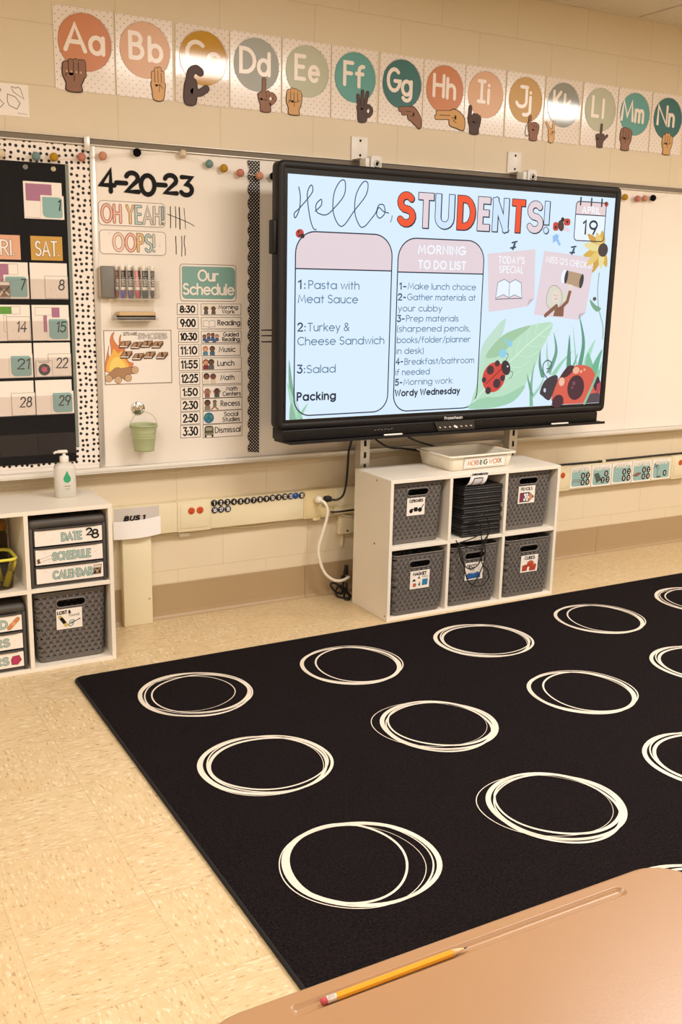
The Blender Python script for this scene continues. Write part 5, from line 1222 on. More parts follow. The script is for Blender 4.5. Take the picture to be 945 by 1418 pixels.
# ---------------------------------------------------------------- woven baskets
def rring(hx, hy, r, z, n=5, cy=0.0): return [(p[0], p[1] + cy, z) for p in rrect(-hx, hx, -hy, hy, r, n)]
def basket_meshes():
    hgt = 0.268; A0, A1 = (0.1210, 0.1215), (0.1300, 0.1300)
    at = lambda t, d: (A0[0] + (A1[0] - A0[0]) * t - d, A0[1] + (A1[1] - A0[1]) * t - d)
    m = MB(); rings = []
    rings.append(rring(*at(0, 0.010), 0.014, 0.0)); rings.append(rring(*at(0, 0.002), 0.020, 0.003)); rings.append(rring(*at(0.03, 0), 0.022, 0.010))
    for k in range(1, 9): rings.append(rring(*at(k / 8, 0), 0.022, 0.010 + (hgt - 0.014) * k / 8))
    rings.append(rring(*at(1, -0.0015), 0.024, hgt - 0.002)); rings.append(rring(*at(1, -0.0015), 0.024, hgt)); rings.append(rring(*at(1, 0.002), 0.020, hgt))
    for k in range(7, -1, -1): rings.append(rring(*at(k / 8, 0.0024), 0.020, 0.006 + (hgt - 0.014) * k / 8))
    m.loft(rings, M_BASKET)
    me = bpy.data.meshes.new('basket_body'); me.from_pydata(m.v, [], m.f); me.materials.append(M_BASKET)
    bmx = bmesh.new(); bmx.from_mesh(me); bmesh.ops.recalc_face_normals(bmx, faces=bmx.faces[:]); bmx.to_mesh(me); bmx.free()
    o = bpy.data.objects.new('basket_body', me); C.objects.link(o)
    hz = 0.222; c = MB().prism(rrect(-0.0525, 0.0525, hz - 0.0135, hz + 0.0135, 0.0134, 6), -0.2, 0.2, M_BASKET)
    cm = bpy.data.meshes.new('cut'); cm.from_pydata(c.v, [], c.f)
    bmx = bmesh.new(); bmx.from_mesh(cm); bmesh.ops.recalc_face_normals(bmx, faces=bmx.faces[:]); bmx.to_mesh(cm); bmx.free()
    co = bpy.data.objects.new('cut', cm); C.objects.link(co)
    mod = o.modifiers.new('slot', 'BOOLEAN'); mod.operation = 'DIFFERENCE'; mod.object = co; mod.solver = 'EXACT'
    dg = bpy.context.evaluated_depsgraph_get()
    out = bpy.data.meshes.new_from_object(o.evaluated_get(dg))
    bpy.data.objects.remove(o); bpy.data.objects.remove(co)
    if len(out.materials) == 0: out.materials.append(M_BASKET)
    for p in out.polygons: p.material_index = 0
    out.polygons.foreach_set('use_smooth', [False] * len(out.polygons))
    return out, at, hz
BODY, B_AT, B_HZ = basket_meshes()
rim_m = mat('#6a6461', 0.42)
def basket(cx, yfront, z, label, art, lx=0.0, lz=0.1390, lw=0.100, lh=0.088, tilt=0.0):
    """yfront is where the front wall meets the shelf"""
    cy = yfront + 0.1215
    e = empty('storage_basket', (cx, cy, z))
    o = bpy.data.objects.new('basket_body', BODY); C.objects.link(o); o.parent = e
    yfr = lambda zz: -B_AT(zz / 0.268, 0)[1]
    for s_ in (-1, 1):
        pts = [(p[0], s_ * -yfr(p[1]) if s_ > 0 else yfr(p[1]), p[1]) for p in rrect(-0.0545, 0.0545, B_HZ - 0.0155, B_HZ + 0.0155, 0.0154, 6)]
        MB().tube(pts, 0.0034, rim_m, 8, True).build('handle_frame', e)
    MB().tube([(p[0], p[1], p[2]) for p in rring(0.1305, 0.1305, 0.024, 0.2665)], 0.0030, rim_m, 6, True).build('rim', e)
    z0, z1 = lz - lh / 2, lz + lh / 2
    mb = MB(); mb.prism([(lx - lw / 2, z0), (lx + lw / 2, z0), (lx + lw / 2, z1), (lx - lw / 2, z1)], -0.0010, 0, LAM)
    art(mb, lx - lw / 2, z0, lw, lh)
    lo = mb.build('label_card', e)
    a = math.atan2(yfr(z1) - yfr(z0), z1 - z0)
    # sits flush on the sloping front
    for v in lo.data.vertices: v.co.y += yfr(v.co.z) - 0.0022
    lo['label'] = 'white picture label'
    tag(e, label, 'basket', 'grey woven storage baskets')
Yp = -0.0014
def t_(mb, s_, x, z, w, lw, fx0, fx1, fz, fh, wt=0.0022, m=None): mb.text(s_, x + fx0 * w, z + fz * lw, fh * lw, wt, Yp, m or INK, x + fx1 * w, sp=0.2)
def art_clip(mb, x, z, w, h):
    t_(mb, 'CLIPBOARDS', x, z, w, h, .12, .88, .76, .15, .0026)
    q = lambda a, b: (x + a * w, z + b * h)
    mb.flat([q(.40, .22), q(.60, .22), q(.60, .46), q(.40, .46)], Yp, INK); mb.stroke([q(.40, .34), q(.26, .38), q(.16, .24)], .004, Yp, INK); mb.disc(q(.24, .26), .009, Yp - 0.0002, INK, n=14)
    mb.stroke(smooth([q(.60, .34), q(.72, .24), q(.80, .34), q(.84, .44)]), .004, Yp, INK); mb.disc(q(.74, .30), .010, Yp - 0.0002, INK, n=14); mb.stroke([q(.86, .46), q(.92, .58)], .004, Yp, INK)
def art_magnet(mb, x, z, w, h):
    t_(mb, 'MAGNET', x, z, w, h, .14, .82, .76, .15, .0034); t_(mb, 'tiles', x, z, w, h, .62, .90, .60, .12, .0010, GREYINK)
    q = lambda a, b: (x + a * w, z + b * h)
    mb.flat([q(.10, .42), q(.30, .44), q(.20, .58)], Yp, INK); mb.flat([q(.40, .54), q(.52, .58), q(.44, .70)], Yp, INK); mb.flat([q(.16, .12), q(.30, .12), q(.33, .28), q(.24, .34), q(.14, .28)], Yp, mat('#b9603c', 0.4))
    mb.flat([q(.42, .16), q(.54, .16), q(.50, .42)], Yp, mat('#4d6a5c', 0.4)); mb.flat([q(.62, .16), q(.90, .16), q(.92, .50), q(.64, .50)], Yp, mat('#2f7ea6', 0.4))
def art_pencil(mb, x, z, w, h):
    t_(mb, 'PENCILS', x, z, w, h, .14, .82, .76, .15, .0028)
    q = lambda a, b: (x + a * w, z + b * h)
    mb.flat([q(.10, .10), q(.32, .10), q(.32, .62), q(.10, .62)], Yp, mat('#8a2a4c', 0.4)); mb.flat([q(.30, .10), q(.66, .10), q(.66, .62), q(.30, .62)], Yp - .0002, mat('#2c4a72', 0.4)); mb.flat([q(.66, .10), q(.94, .36), q(.66, .62)], Yp - .0002, mat('#cf8d5e', 0.4)); mb.flat([q(.86, .29), q(.95, .36), q(.86, .43)], Yp - .0004, INK)
    for a, b in ((.40, .50), (.54, .50), (.46, .36), (.60, .34), (.38, .22), (.54, .20)): mb.disc(q(a, b), .0062, Yp - .0005, LAM, n=12)
    mb.stroke([q(.10, .10), q(.66, .10), q(.94, .36), q(.66, .62), q(.10, .62)], .0018, Yp - .0006, INK, closed=True)
def art_cubes(mb, x, z, w, h):
    t_(mb, 'CUBES', x, z, w, h, .20, .80, .76, .16, .0032)
    q = lambda a, b: (x + a * w, z + b * h); r_, r2 = mat('#b5432c', 0.4), mat('#d0573a', 0.4)
    for P in ([(.10, .10), (.36, .10), (.40, .34), (.30, .46), (.10, .40)], [(.52, .08), (.86, .08), (.92, .36), (.84, .46), (.54, .42)], [(.34, .34), (.62, .32), (.76, .56), (.58, .68), (.40, .60)]):
        mb.flat([q(*p) for p in P], Yp, r_); mb.stroke([q(*p) for p in P], .0014, Yp - .0004, mat('#6d2418', 0.5), closed=True)
    mb.flat([q(.42, .52), q(.62, .50), q(.70, .58), q(.54, .66)], Yp - .0003, r2); mb.flat([q(.56, .34), q(.86, .36), q(.84, .44), q(.56, .42)], Yp - .0003, r2)
def art_deco(mb, x, z, w, h):
    t_(mb, 'DECO', x, z, w, h, .10, .62, .70, .18, .0034); t_(mb, 'tiles', x, z, w, h, .24, .52, .52, .12, .0010, GREYINK)
    q = lambda a, b: (x + a * w, z + b * h)
    mb.flat([q(.08, .08), q(.88, .10), q(.86, .40), q(.10, .36)], Yp, mat('#2a5c9c', 0.4)); mb.stroke([q(.20, .38), q(.50, .32), q(.70, .42)], .006, Yp - .0002, mat('#3f78b8', 0.4)); mb.stroke([q(.1, .08), q(.86, .1)], .002, Yp - .0003, INK)
def art_lost(mb, x, z, w, h):
    t_(mb, 'LOST &', x, z, w, h, .05, .55, .76, .14, .0032); mb.text('found', x + .48 * w, z + .60 * h, .13 * h, .0012, Yp, GREYINK, x + .88 * w)
    q = lambda a, b: (x + a * w, z + b * h)
    mb.stroke([q(.14, .62), q(.34, .26)], .013, Yp, mat('#c9b46a', 0.4)); mb.stroke([q(.20, .52), q(.31, .32)], .0125, Yp - .0002, INK); mb.disc(q(.37, .20), .008, Yp - .0003, mat('#cdbb6e', 0.4), n=14)
    mb.stroke([q(.58, .24), q(.90, .44)], .003, Yp, GREYINK); mb.stroke([q(.60, .30), q(.92, .42)], .003, Yp - .0002, GREYINK); mb.stroke(ell(x + .56 * w, z + .20 * h, .009, .006, 14, .5), .0026, Yp - .0003, mat('#4f7f7a', 0.4), closed=True); mb.stroke(ell(x + .60 * w, z + .33 * h, .009, .006, 14, .3), .0026, Yp - .0003, mat('#4f7f7a', 0.4), closed=True)
UZ = ZR + bt + 0.0003; LZ = bt + 0.0003
basket(cells[0] + cw / 2 - .005, -0.4150, UZ, 'grey woven basket with clipboards label, upper left of the screen shelf', art_clip, -.008, .160, .089, .076)
basket(cells[2] + cw / 2 - .006, -0.4150, UZ, 'grey woven basket with pencils label, upper right of the screen shelf', art_pencil, -.006, .160, .094, .080)
basket(cells[0] + cw / 2 + .002, -0.4400, LZ, 'grey woven basket with magnet tiles label, lower left of the screen shelf', art_magnet, .003, .152, .098, .080)
basket(cells[1] + cw / 2 - .002, -0.4350, LZ, 'grey woven basket with blue picture label, below the laptops', art_deco, .0, .152, .096, .080)
basket(cells[2] + cw / 2 + .001, -0.4400, LZ, 'grey woven basket with red cubes label, lower right of the screen shelf', art_cubes, .008, .150, .098, .080)
basket(cellsL[2] + cwL / 2 + .002, -0.3240, LZ, 'grey woven basket with lost & found label in the left shelf', art_lost, -.008, .162, .094, .078)

# ---------------------------------------------------------------- stack of laptops with cords
lap = empty('laptop', (2.905, -0.300, UZ))
lw_, ld, lh = 0.208, 0.278, 0.0205
lid = mat('#1a1819', 0.5); case = mat('#242122', 0.45)
MB().box(-lw_ / 2, lw_ / 2, -ld / 2, ld / 2, 0.0006, 0.0118, case, 0.0035).build('base', lap)
MB().box(-lw_ / 2 + .001, lw_ / 2 - .001, -ld / 2 + .001, ld / 2, 0.0126, lh - 0.0003, lid, 0.0032).build('lid', lap)
mb = MB()
for x, w in ((-0.03, .012), (-0.005, .006), (0.012, .012)): mb.flat([(x, 0.0050), (x + w, 0.0050), (x + w, 0.0085), (x, 0.0085)], -ld / 2 - 0.0003, mat('#4c4848', 0.4))
mb.build('port', lap)
jit = [(0, 0), (.004, .004), (-.003, .002), (.002, -.003), (-.002, .003), (.005, .0), (-.002, .004), (.001, -.002), (.004, .003), (-.001, .001), (.002, .0)]
ordn = ['lowest', 'second from bottom', 'third from bottom', 'fourth from bottom', 'fifth from bottom', 'middle', 'fifth from top', 'fourth from top', 'third from top', 'second from top', 'topmost']
laps = []
for i, (dx, dy) in enumerate(jit):
    o = lap if i == 0 else copy_tree(lap)
    o.location = (2.905 + dx, -0.300 + dy, UZ + i * lh); laps.append(o)
for o, w in zip(laps, ordn): tag(o, 'black laptop in the cube shelf, %s of the stack' % w, 'laptop', 'stacked black laptops')
# drooping sign over the laptops
mb = MB(); prof = smooth([(-0.4505, 0.6085), (-0.4515, 0.598), (-0.4520, 0.585), (-0.4500, 0.570), (-0.4440, 0.5585), (-0.434, 0.5530)], 5)
xa0, xa1, xb0, xb1 = 2.826, 2.917, 2.800, 2.893; vs, fs = [], []; n = len(prof)
for i, (yy, zz) in enumerate(prof):
    t = i / (n - 1); x0, x1 = xa0 + (xb0 - xa0) * t ** 1.6, xa1 + (xb1 - xa1) * t ** 1.6
    for k in range(5): vs.append((x0 + (x1 - x0) * k / 4, yy, zz))
for i in range(n - 1):
    for k in range(4): fs.append([i * 5 + k, (i + 1) * 5 + k, (i + 1) * 5 + k + 1, i * 5 + k + 1])
mb.add(vs, fs, mat('#ece6e4', 0.35), True)
def on_sign(a, b):
    t = 1 - b; i = min(n - 2, int(t * (n - 1))); f = t * (n - 1) - i
    yy = prof[i][0] + (prof[i + 1][0] - prof[i][0]) * f; zz = prof[i][1] + (prof[i + 1][1] - prof[i][1]) * f
    x0, x1 = xa0 + (xb0 - xa0) * t ** 1.6, xa1 + (xb1 - xa1) * t ** 1.6
    return (x0 + (x1 - x0) * a, yy - 0.0012, zz + 0.0006)
def sign_poly(P, m): mb.add([on_sign(a, b) for a, b in P], [list(range(len(P)))], m)
def sign_line(P, r, m): mb.tube([on_sign(a, b) for a, b in P], r, m, 4)
st, tw = layout('CHROMEBOOKS', .22)
for p in st: sign_line([(0.05 + a * .92 / tw, .82 + b_ * .14) for a, b_ in p], .0013, INK)
for k in range(6):
    sign_poly([(.24, .20 + k * .07), (.74, .20 + k * .07), (.74, .275 + k * .07), (.24, .275 + k * .07)], mat('#d5cfd3', 0.35))
sign_line([(.24, .2), (.24, .42), (.24, .62), (.5, .63), (.74, .62), (.74, .42), (.74, .2)], .0020, INK)
sign_line([(.24, .2), (.16, .1), (.3, .06)], .0016, INK); sign_line([(.74, .2), (.84, .1), (.7, .06)], .0016, INK)
tag(mb.build('hanging_sign', None, (2.87, -0.45, 0.6)), 'curling white sign with a laptop picture above the laptop stack', 'sign')
# charging cords hanging from the stack
def cord(name, pts, r, m, label, cat, n=6, grp=None, end=None):
    return tag(MB().tube(smooth(pts, n), r, m, 7).build(name, None, pts[0]), label, cat, grp)
f = -0.452
def W(px, pz, d=0.0): return (px, f - d, pz)
cord('charging_cord', [(2.855, -0.441, .424), W(2.88, .428, .006), W(2.905, .415, .012), W(2.925, .380, .012), W(2.930, .340, .012), W(2.905, .31, .012), W(2.90, .28, .012), W(2.885, .21, .012), W(2.84, .185, .012), W(2.795, .215, .012), W(2.775, .265, .012), W(2.762, .30, .012)], .0026, RUBBER, 'black charging cord hanging from the upper laptops in a long loop', 'cord', 6, 'laptop charging cords')
cord('charging_cord', [(2.835, -0.441, .396), W(2.86, .400, .008), W(2.878, .385, .010), W(2.885, .345, .010), W(2.893, .30, .010), W(2.89, .24, .015), W(2.90, .20, .016), W(2.93, .17, .016), W(2.935, .13, .016), W(2.905, .105, .016), W(2.865, .105, .016), W(2.835, .125, .016)], .0026, RUBBER, 'black charging cord ending in the low loop over the blue label', 'cord', 6, 'laptop charging cords')
cord('charging_cord', [(2.830, -0.441, .376), W(2.855, .378, .009), W(2.872, .365, .009), W(2.872, .335, .009), W(2.83, .322, .012), W(2.79, .315, .012), W(2.77, .305, .012), W(2.785, .25, .020), W(2.80, .19, .020), W(2.82, .14, .020), W(2.85, .115, .020), W(2.88, .16, .020), W(2.905, .22, .020), W(2.905, .29, .018)], .0026, RUBBER, 'black charging cord sweeping down the left side of the blue label', 'cord', 6, 'laptop charging cords')
cord('charging_cord', [(2.84, -0.441, .350), W(2.87, .352, .010), W(2.90, .362, .013), W(2.918, .345, .014), W(2.912, .30, .014), W(2.88, .275, .014), W(2.82, .285, .014), W(2.765, .31, .014), W(2.752, .325, .012)], .0026, RUBBER, 'black charging cord bundled along the shelf edge below the laptops', 'cord', 6, 'laptop charging cords')

# tray on top of the shelf
e = empty('paper_tray', (2.930, -0.262, HR)); tm = mat('#eee5d3', 0.4)
R_ = lambda hx, hy, z, r=0.02: rring(hx, hy, r, z, 4)
tray = MB().loft([R_(0.160, 0.108, 0.0), R_(0.166, 0.114, 0.003), R_(0.176, 0.122, 0.058), R_(0.176, 0.122, 0.059), R_(0.186, 0.132, 0.060), R_(0.187, 0.133, 0.066), R_(0.184, 0.130, 0.068), R_(0.174, 0.120, 0.0675), R_(0.172, 0.118, 0.062), R_(0.162, 0.110, 0.006)], tm)
tray.build('tray_body', e)
mb = card(-0.105, 0.130, 0.006, 0.0555, 0.0, LAM, 0, INK, 0.0014, 0.001)
mb.stroke([(-0.096, 0.0125), (0.121, 0.0125), (0.121, 0.049), (-0.096, 0.049)], .0010, -0.0014, GREYINK, closed=True)
tcol = ['#d98a72', '#e0a37e', '#d98a72', '#6f9490', '#5f8380', '#7d8f6a', '#3a3532', '#e0a37e', '#d98a72', '#e0a37e', '#6f8f80']; ci = 0; xp = 0; txt = 'MORNING WORK'; tw = layout(txt, .2)[1]; k = .190 / tw
for ch_ in txt:
    if ch_ == ' ': xp += .36; continue
    g, w = layout(ch_)
    for s_ in g:
        P = [(-0.083 + (xp + p[0]) * k, .0205 + p[1] * .0205) for p in s_]; cl = len(P) > 3 and P[0] == P[-1]
        mb.stroke(P, .0042, -0.0014, GREYINK, closed=cl); mb.stroke(P, .0032, -0.0017, mat(tcol[ci], 0.4), closed=cl)
    xp += w + .2; ci += 1
lo = mb.build('label_card', e)
for v in lo.data.vertices: v.co.y += -0.1145 - 0.008 * v.co.z / 0.058 - 0.0012
lo['label'] = 'white label reading MORNING WORK'
e.rotation_euler = (0, 0, math.radians(2.2))
tag(e, 'cream plastic paper tray on top of the screen shelf', 'tray')

# ---------------------------------------------------------------- left shelf contents
unit_m = mat('#4a4541', 0.5); drw_m = mat('#3a3533', 0.4); TEALINK = mat('#7fa79d', 0.35)
def drawer_unit(x0, z0, yf, label, fronts):
    w, d, h = 0.272, 0.262, 0.2470
    e = empty('drawer_unit', (x0 + w / 2, yf + d / 2, z0)); hx = w / 2
    fr = MB()
    fr.box(-hx, -hx + .012, -d / 2, d / 2, .0, h - .028, unit_m, .003).box(hx - .012, hx, -d / 2, d / 2, .0, h - .028, unit_m, .003).box(-hx + .012, hx - .012, -d / 2 + .004, d / 2, .0, .013, unit_m, .002)
    fr.box(-hx + .012, hx - .012, d / 2 - .006, d / 2, .013, h - .028, unit_m)
    for k in (1, 2): fr.box(-hx + .012, hx - .012, -d / 2 + .008, d / 2 - .006, .013 + k * .0690, .0165 + k * .0690, unit_m)
    fr.build('frame', e)
    fr = MB().loft([rring(hx + .001, d / 2 + .001, .014, h - .030, 4), rring(hx + .001, d / 2 + .001, .014, h - .010, 4), rring(hx - .002, d / 2 - .002, .014, h - .003, 4), rring(hx - .012, d / 2 - .012, .012, h, 4), rring(hx - .030, d / 2 - .03, .012, h - .002, 4)], unit_m)
    fr.build('top_cover', e)
    for k, (txt, fx0, fx1, extra, dl) in enumerate(fronts):
        zb = .0150 + (2 - k) * .0690; zt = zb + .0640
        dr = MB().box(-hx + .0135, hx - .0135, -d / 2 - .001, -d / 2 + .005, zb, zt, drw_m, .002).box(-hx + .0145, hx - .0145, -d / 2 + .005, d / 2 - .03, zb, zb + .002, drw_m).box(-hx + .0145, -hx + .0165, -d / 2 + .005, d / 2 - .03, zb + .002, zt - .012, drw_m).box(hx - .0165, hx - .0145, -d / 2 + .005, d / 2 - .03, zb + .002, zt - .012, drw_m)
        dr.box(-hx + .03, hx - .03, -d / 2 - .009, -d / 2 - .001, zt - .004, zt, unit_m, .0015)
        do = dr.build('drawer', e); do['label'] = dl
        y = -d / 2 - .0016
        c = card(-hx + .018, hx - .014, zb + .001, zb + .0565, y, LAM)
        if txt:
            st, tw = layout(txt, .26); kk = (fx1 - fx0) / tw
            for p in st:
                P = [(fx0 + a * kk, zb + .0145 + b_ * .026) for a, b_ in p]; cl = len(P) > 3 and math.hypot(P[0][0] - P[-1][0], P[0][1] - P[-1][1]) < 1e-5
                c.stroke(P, .0086, y - .0014, GREYINK, closed=cl); c.stroke(P, .0068, y - .0017, TEALINK, closed=cl); c.stroke(P, .0012, y - .0020, LAM, closed=cl)
        for q in ((-.085, .045), (-.06, .018), (.095, .03), (.02, .048)): c.stroke([(q[0] - .003, zb + q[1]), (q[0] + .003, zb + q[1])], .0012, y - .0014, mat('#c3b4a4', 0.5))
        extra(c, zb, y - .0014)
        lo = c.build('label_card', do); lo['label'] = 'white label' + (' reading ' + txt if txt else '')
    tag(e, label, 'drawers')
def ex_date(c, z, y):
    for ch_, x0, x1, za, zb in (('2', .066, .0845, .0265, .0500), ('8', .0855, .1080, .0135, .0430)):
        g, w = layout(ch_)
        for s_ in g:
            P = [(x0 + p[0] * (x1 - x0) / w, z + za + p[1] * (zb - za)) for p in s_]; c.stroke(P, .0058, y - .0012, BLACK, closed=len(P) > 3 and P[0] == P[-1])
def ex_ruler(c, z, y):
    c.flat([(-.108, z + .010), (-.060, z + .024), (-.063, z + .034), (-.111, z + .020)], y, PAPER); c.stroke([(-.108, z + .010), (-.060, z + .024), (-.063, z + .034), (-.111, z + .020)], .001, y - .0003, GREYINK, closed=True)
    c.flat([(-.112, z + .006), (-.102, z + .009), (-.106, z + .026), (-.114, z + .022)], y - .0004, mat('#6b4538', 0.5))
def ex_pic(c, z, y):
    c.flat([(.084, z + .014), (.112, z + .014), (.116, z + .048), (.088, z + .048)], y, mat('#7a6656', 0.5)); c.stroke([(.084, z + .014), (.112, z + .014), (.116, z + .048), (.088, z + .048)], .0012, y - .0003, INK, closed=True)
    c.flat([(.087, z + .038), (.1145, z + .038), (.1155, z + .0465), (.0885, z + .0465)], y - .0003, mat('#d9c9b4', 0.5)); c.stroke([(.09, z + .018), (.10, z + .033), (.11, z + .019)], .005, y - .0005, INK); c.disc((.10, z + .026), .005, y - .0006, mat('#c79c6a', .5), n=10)
def ex_band(c, z, y):
    c.stroke([(.078, z + .012), (.108, z + .042)], .0155, y, mat('#8a5434', 0.5)); c.stroke([(.078, z + .012), (.108, z + .042)], .0135, y - .0003, mat('#cf8450', 0.5)); c.stroke([(.088, z + .022), (.098, z + .032)], .0125, y - .0005, mat('#dfa070', 0.5), cap=False)
def ex_none(c, z, y): pass
def ex_pink(c, z, y):
    P = [(.080, z + .012), (.100, z + .010), (.114, z + .026), (.106, z + .044), (.084, z + .042), (.078, z + .030)]; c.flat(P, y, mat('#b0335a', 0.4)); c.stroke(P, .0016, y - .0003, mat('#6d1c38', .5), closed=True)
drawer_unit(cellsL[2] + .0035, ZL + bt + .0003, -0.352, 'dark grey three-drawer unit labelled DATE, SCHEDULE and CALENDAR', [('DATE', -.022, .046, ex_date, 'top drawer, DATE'), ('SCHEDULE', -.056, .076, ex_ruler, 'middle drawer, SCHEDULE'), ('CALENDAR', -.058, .080, ex_pic, 'bottom drawer, CALENDAR')])
drawer_unit(cellsL[1] - .0005 + .004, bt + .0003, -0.352, 'dark grey drawer unit with bandage label at the left edge', [('AID', .005, .070, ex_band, 'top drawer with orange bandage picture'), ('ERS', .006, .074, ex_none, 'middle drawer'), ('ERS', .000, .068, ex_pink, 'bottom drawer with pink picture')])

# yellow bin, its contents and the jar behind it
bx, byy, bz = 0.872, -0.262, ZL + bt + .0003
e = empty('storage_bin', (bx, byy, bz))
R3 = lambda hx, hy, z: rring(hx, hy, .03, z, 5)
MB().loft([R3(.062, .060, .0), R3(.066, .064, .003), R3(.076, .074, .112), R3(.074, .072, .112), R3(.064, .062, .006)], M_SMOKE).build('bin_body', e)
MB().loft([R3(.074, .072, .108), R3(.081, .081, .109), R3(.082, .082, .116), R3(.078, .078, .118), R3(.073, .071, .117), R3(.073, .071, .108)], mat('#d8d046', 0.35), False, False).build('rim', e)
tag(e, 'smoky clear bin with a yellow rim in the left shelf', 'bin')
ym = mat('#d6cb2e', 0.4)
for i, (x, y, ax, ay, l, lab) in enumerate(((.912, -.300, .10, -.30, .1, 'yellow glue stick leaning right at the front of the bin'), (.885, -.295, -.12, .25, .095, 'yellow glue stick leaning left near the front of the bin'), (.862, -.25, .2, .05, .1, 'yellow glue stick in the middle of the bin'), (.905, -.24, -.1, .15, .095, 'yellow glue stick at the back of the bin'))):
    k = empty('glue_stick', (x, y, bz + .008))
    MB().lathe([(.0100, 0), (.0115, .002), (.0115, .050), (.0105, .0505), (.0105, l * .62)], (0, 0, 0), ym, 16).build('tube_body', k)
    MB().lathe([(.0120, l * .62), (.0120, l - .006), (.009, l), (.002, l)], (0, 0, 0), mat('#e6dc5a', 0.4), 16).build('cap', k)
    k.rotation_euler = (ax, -ay, 0); tag(k, lab, 'glue stick', 'yellow glue sticks in the bin')
e = empty('jar', (.917, -.1115, bz))
MB().lathe([(.040, 0), (.043, .004), (.043, .152), (.036, .166), (.036, .173), (.034, .173), (.034, .165), (.041, .150), (.041, .006)], (0, 0, 0), M_SMOKE, 28).build('jar_glass', e)
MB().lathe([(.0405, .172), (.0415, .174), (.0415, .199), (.039, .203), (.01, .204)], (0, 0, 0), mat('#9a6a26', 0.4), 28).build('jar_lid', e)
tag(e, 'clear jar with amber lid behind the yellow-rimmed bin', 'jar')

# soap bottle
e = empty('soap_bottle', (1.169, -0.165, HL))
frost = NT('frosted_plastic', 0.35, 0.4); frost.col(hexc('#e8e4da')); frost.b.inputs['Transmission Weight'].default_value = 0.25; frost.b.inputs['Subsurface Weight'].default_value = 0.0; frost = frost.m
R4 = lambda hx, hy, z, r: rring(hx, hy, r, z, 5)
MB().loft([R4(.035, .026, 0, .016), R4(.0385, .029, .003, .02), R4(.0385, .029, .108, .02), R4(.036, .027, .118, .02), R4(.026, .020, .125, .015), R4(.015, .015, .1285, .0145), R4(.0135, .0135, .134, .0130)], frost).build('bottle_body', e)
MB().lathe([(.0150, .129), (.0165, .131), (.0165, .150), (.0145, .153), (.0060, .1535), (.0060, .166)], (0, 0, 0), WHITE, 22).build('collar', e)
MB().loft([[(p[0], p[1], z) for p in rrect(-.026, .014, -.0095, .0095, .008, 4)] for z in (.165, .171)] + [[(p[0] * .8, p[1] * .8, .175) for p in rrect(-.026, .014, -.0095, .0095, .008, 4)]], WHITE).tube([(-.012, 0, .169), (-.030, 0, .168), (-.037, 0, .163)], [.0055, .0048, .0040], WHITE, 8).build('pump', e)
mb = MB(); gr = mat('#2f9e72', 0.4)
drop = smooth([(0, .100), (-.006, .088), (-.0125, .076), (-.0125, .066), (-.007, .059), (0, .057), (.007, .059), (.0125, .066), (.0125, .076), (.006, .088)], 4, True)
mb.flat([(p[0] + .004, p[1]) for p in drop], -.0294, gr)
mb.stroke([(-.006, .0445), (.014, .0445)], .0022, -.0294, GREYINK); mb.stroke([(-.004, .036), (.012, .036)], .0009, -.0294, GREYINK); mb.stroke([(-.004, .031), (.012, .031)], .0009, -.0294, GREYINK)
tag(mb.build('printed_label', e), 'green drop emblem')
e.rotation_euler = (0, 0, math.radians(-6))
tag(e, 'white pump soap bottle with green drop on the left shelf', 'bottle')

# ---------------------------------------------------------------- wiring raceway along the wall
yel = mat('#dfcc9c', 0.45); FRY = -0.044
def box_(name, x0, x1, z0, z1, yf, m, bev, parts, label, cat='raceway', grp=None):
    e = empty(name, ((x0 + x1) / 2, yf / 2, z0))
    MB().box(x0, x1, yf, -0.0010, z0, z1, m, bev).build('cover', e, e.location)
    parts(e)
    return tag(e, label, cat, grp)
nop = lambda e: None
box_('wire_raceway', -0.4, 1.4155, .3795, .5035, FRY, CREAM, .002, nop, 'cream wire raceway on the wall behind the left shelf')
box_('wire_raceway', 1.4160, 1.6485, .3795, .5035, FRY, CREAM, .002, nop, 'cream wire raceway section right beside the bus sign')
box_('wire_raceway', 1.7950, 2.2300, .3795, .5020, FRY, CREAM, .002, nop, 'cream wire raceway carrying the black number magnets')
box_('wire_raceway', 2.3830, 3.6180, .3795, .5020, FRY, CREAM, .002, nop, 'cream wire raceway running behind the screen shelf')
box_('wire_raceway', 3.7560, 4.4800, .3795, .5020, FRY, CREAM, .002, nop, 'cream wire raceway behind the five teal cards')
def recept(e, xs, zc):
    org = mat('#c9562b', 0.35); slot = mat('#5a2210', 0.5)
    for x in xs:
        r = MB().lathe([(.0150, 0), (.0150, .0015), (.0135, .0030), (.0120, .0032)], (x, FRY - .0042, zc), org, 24, 'y')
        for dx, h in ((-.0045, .0065), (.0045, .0055)): r.flat([(x + dx - .0010, zc + .001), (x + dx + .0010, zc + .001), (x + dx + .0010, zc + .001 + h), (x + dx - .0010, zc + .001 + h)], FRY - .0078, slot)
        r.disc((x, zc - .006), .0026, FRY - .0078, slot, n=12)
        tag(r.build('receptacle', e, e.location), 'orange socket')
def plate(x0, x1):
    def p(e):
        MB().box(x0 + .012, x1 - .010, FRY - .0042, FRY - .0022, .392, .4925, CREAM, .001).build('face_plate', e, e.location)
    return p
box_('outlet_box', 1.6490, 1.7945, .3770, .5060, FRY - .002, CREAM, .002, lambda e: (plate(1.649, 1.7945)(e), recept(e, (1.7080, 1.7460), .4650)), 'cream outlet box with two orange sockets beside the number magnets', 'outlet')
box_('outlet_box', 3.6185, 3.7555, .3770, .5050, FRY - .002, CREAM, .002, lambda e: (plate(3.6185, 3.7555)(e), recept(e, (3.664, 3.7020), .4600)), 'cream outlet box with orange socket right of the screen shelf', 'outlet')
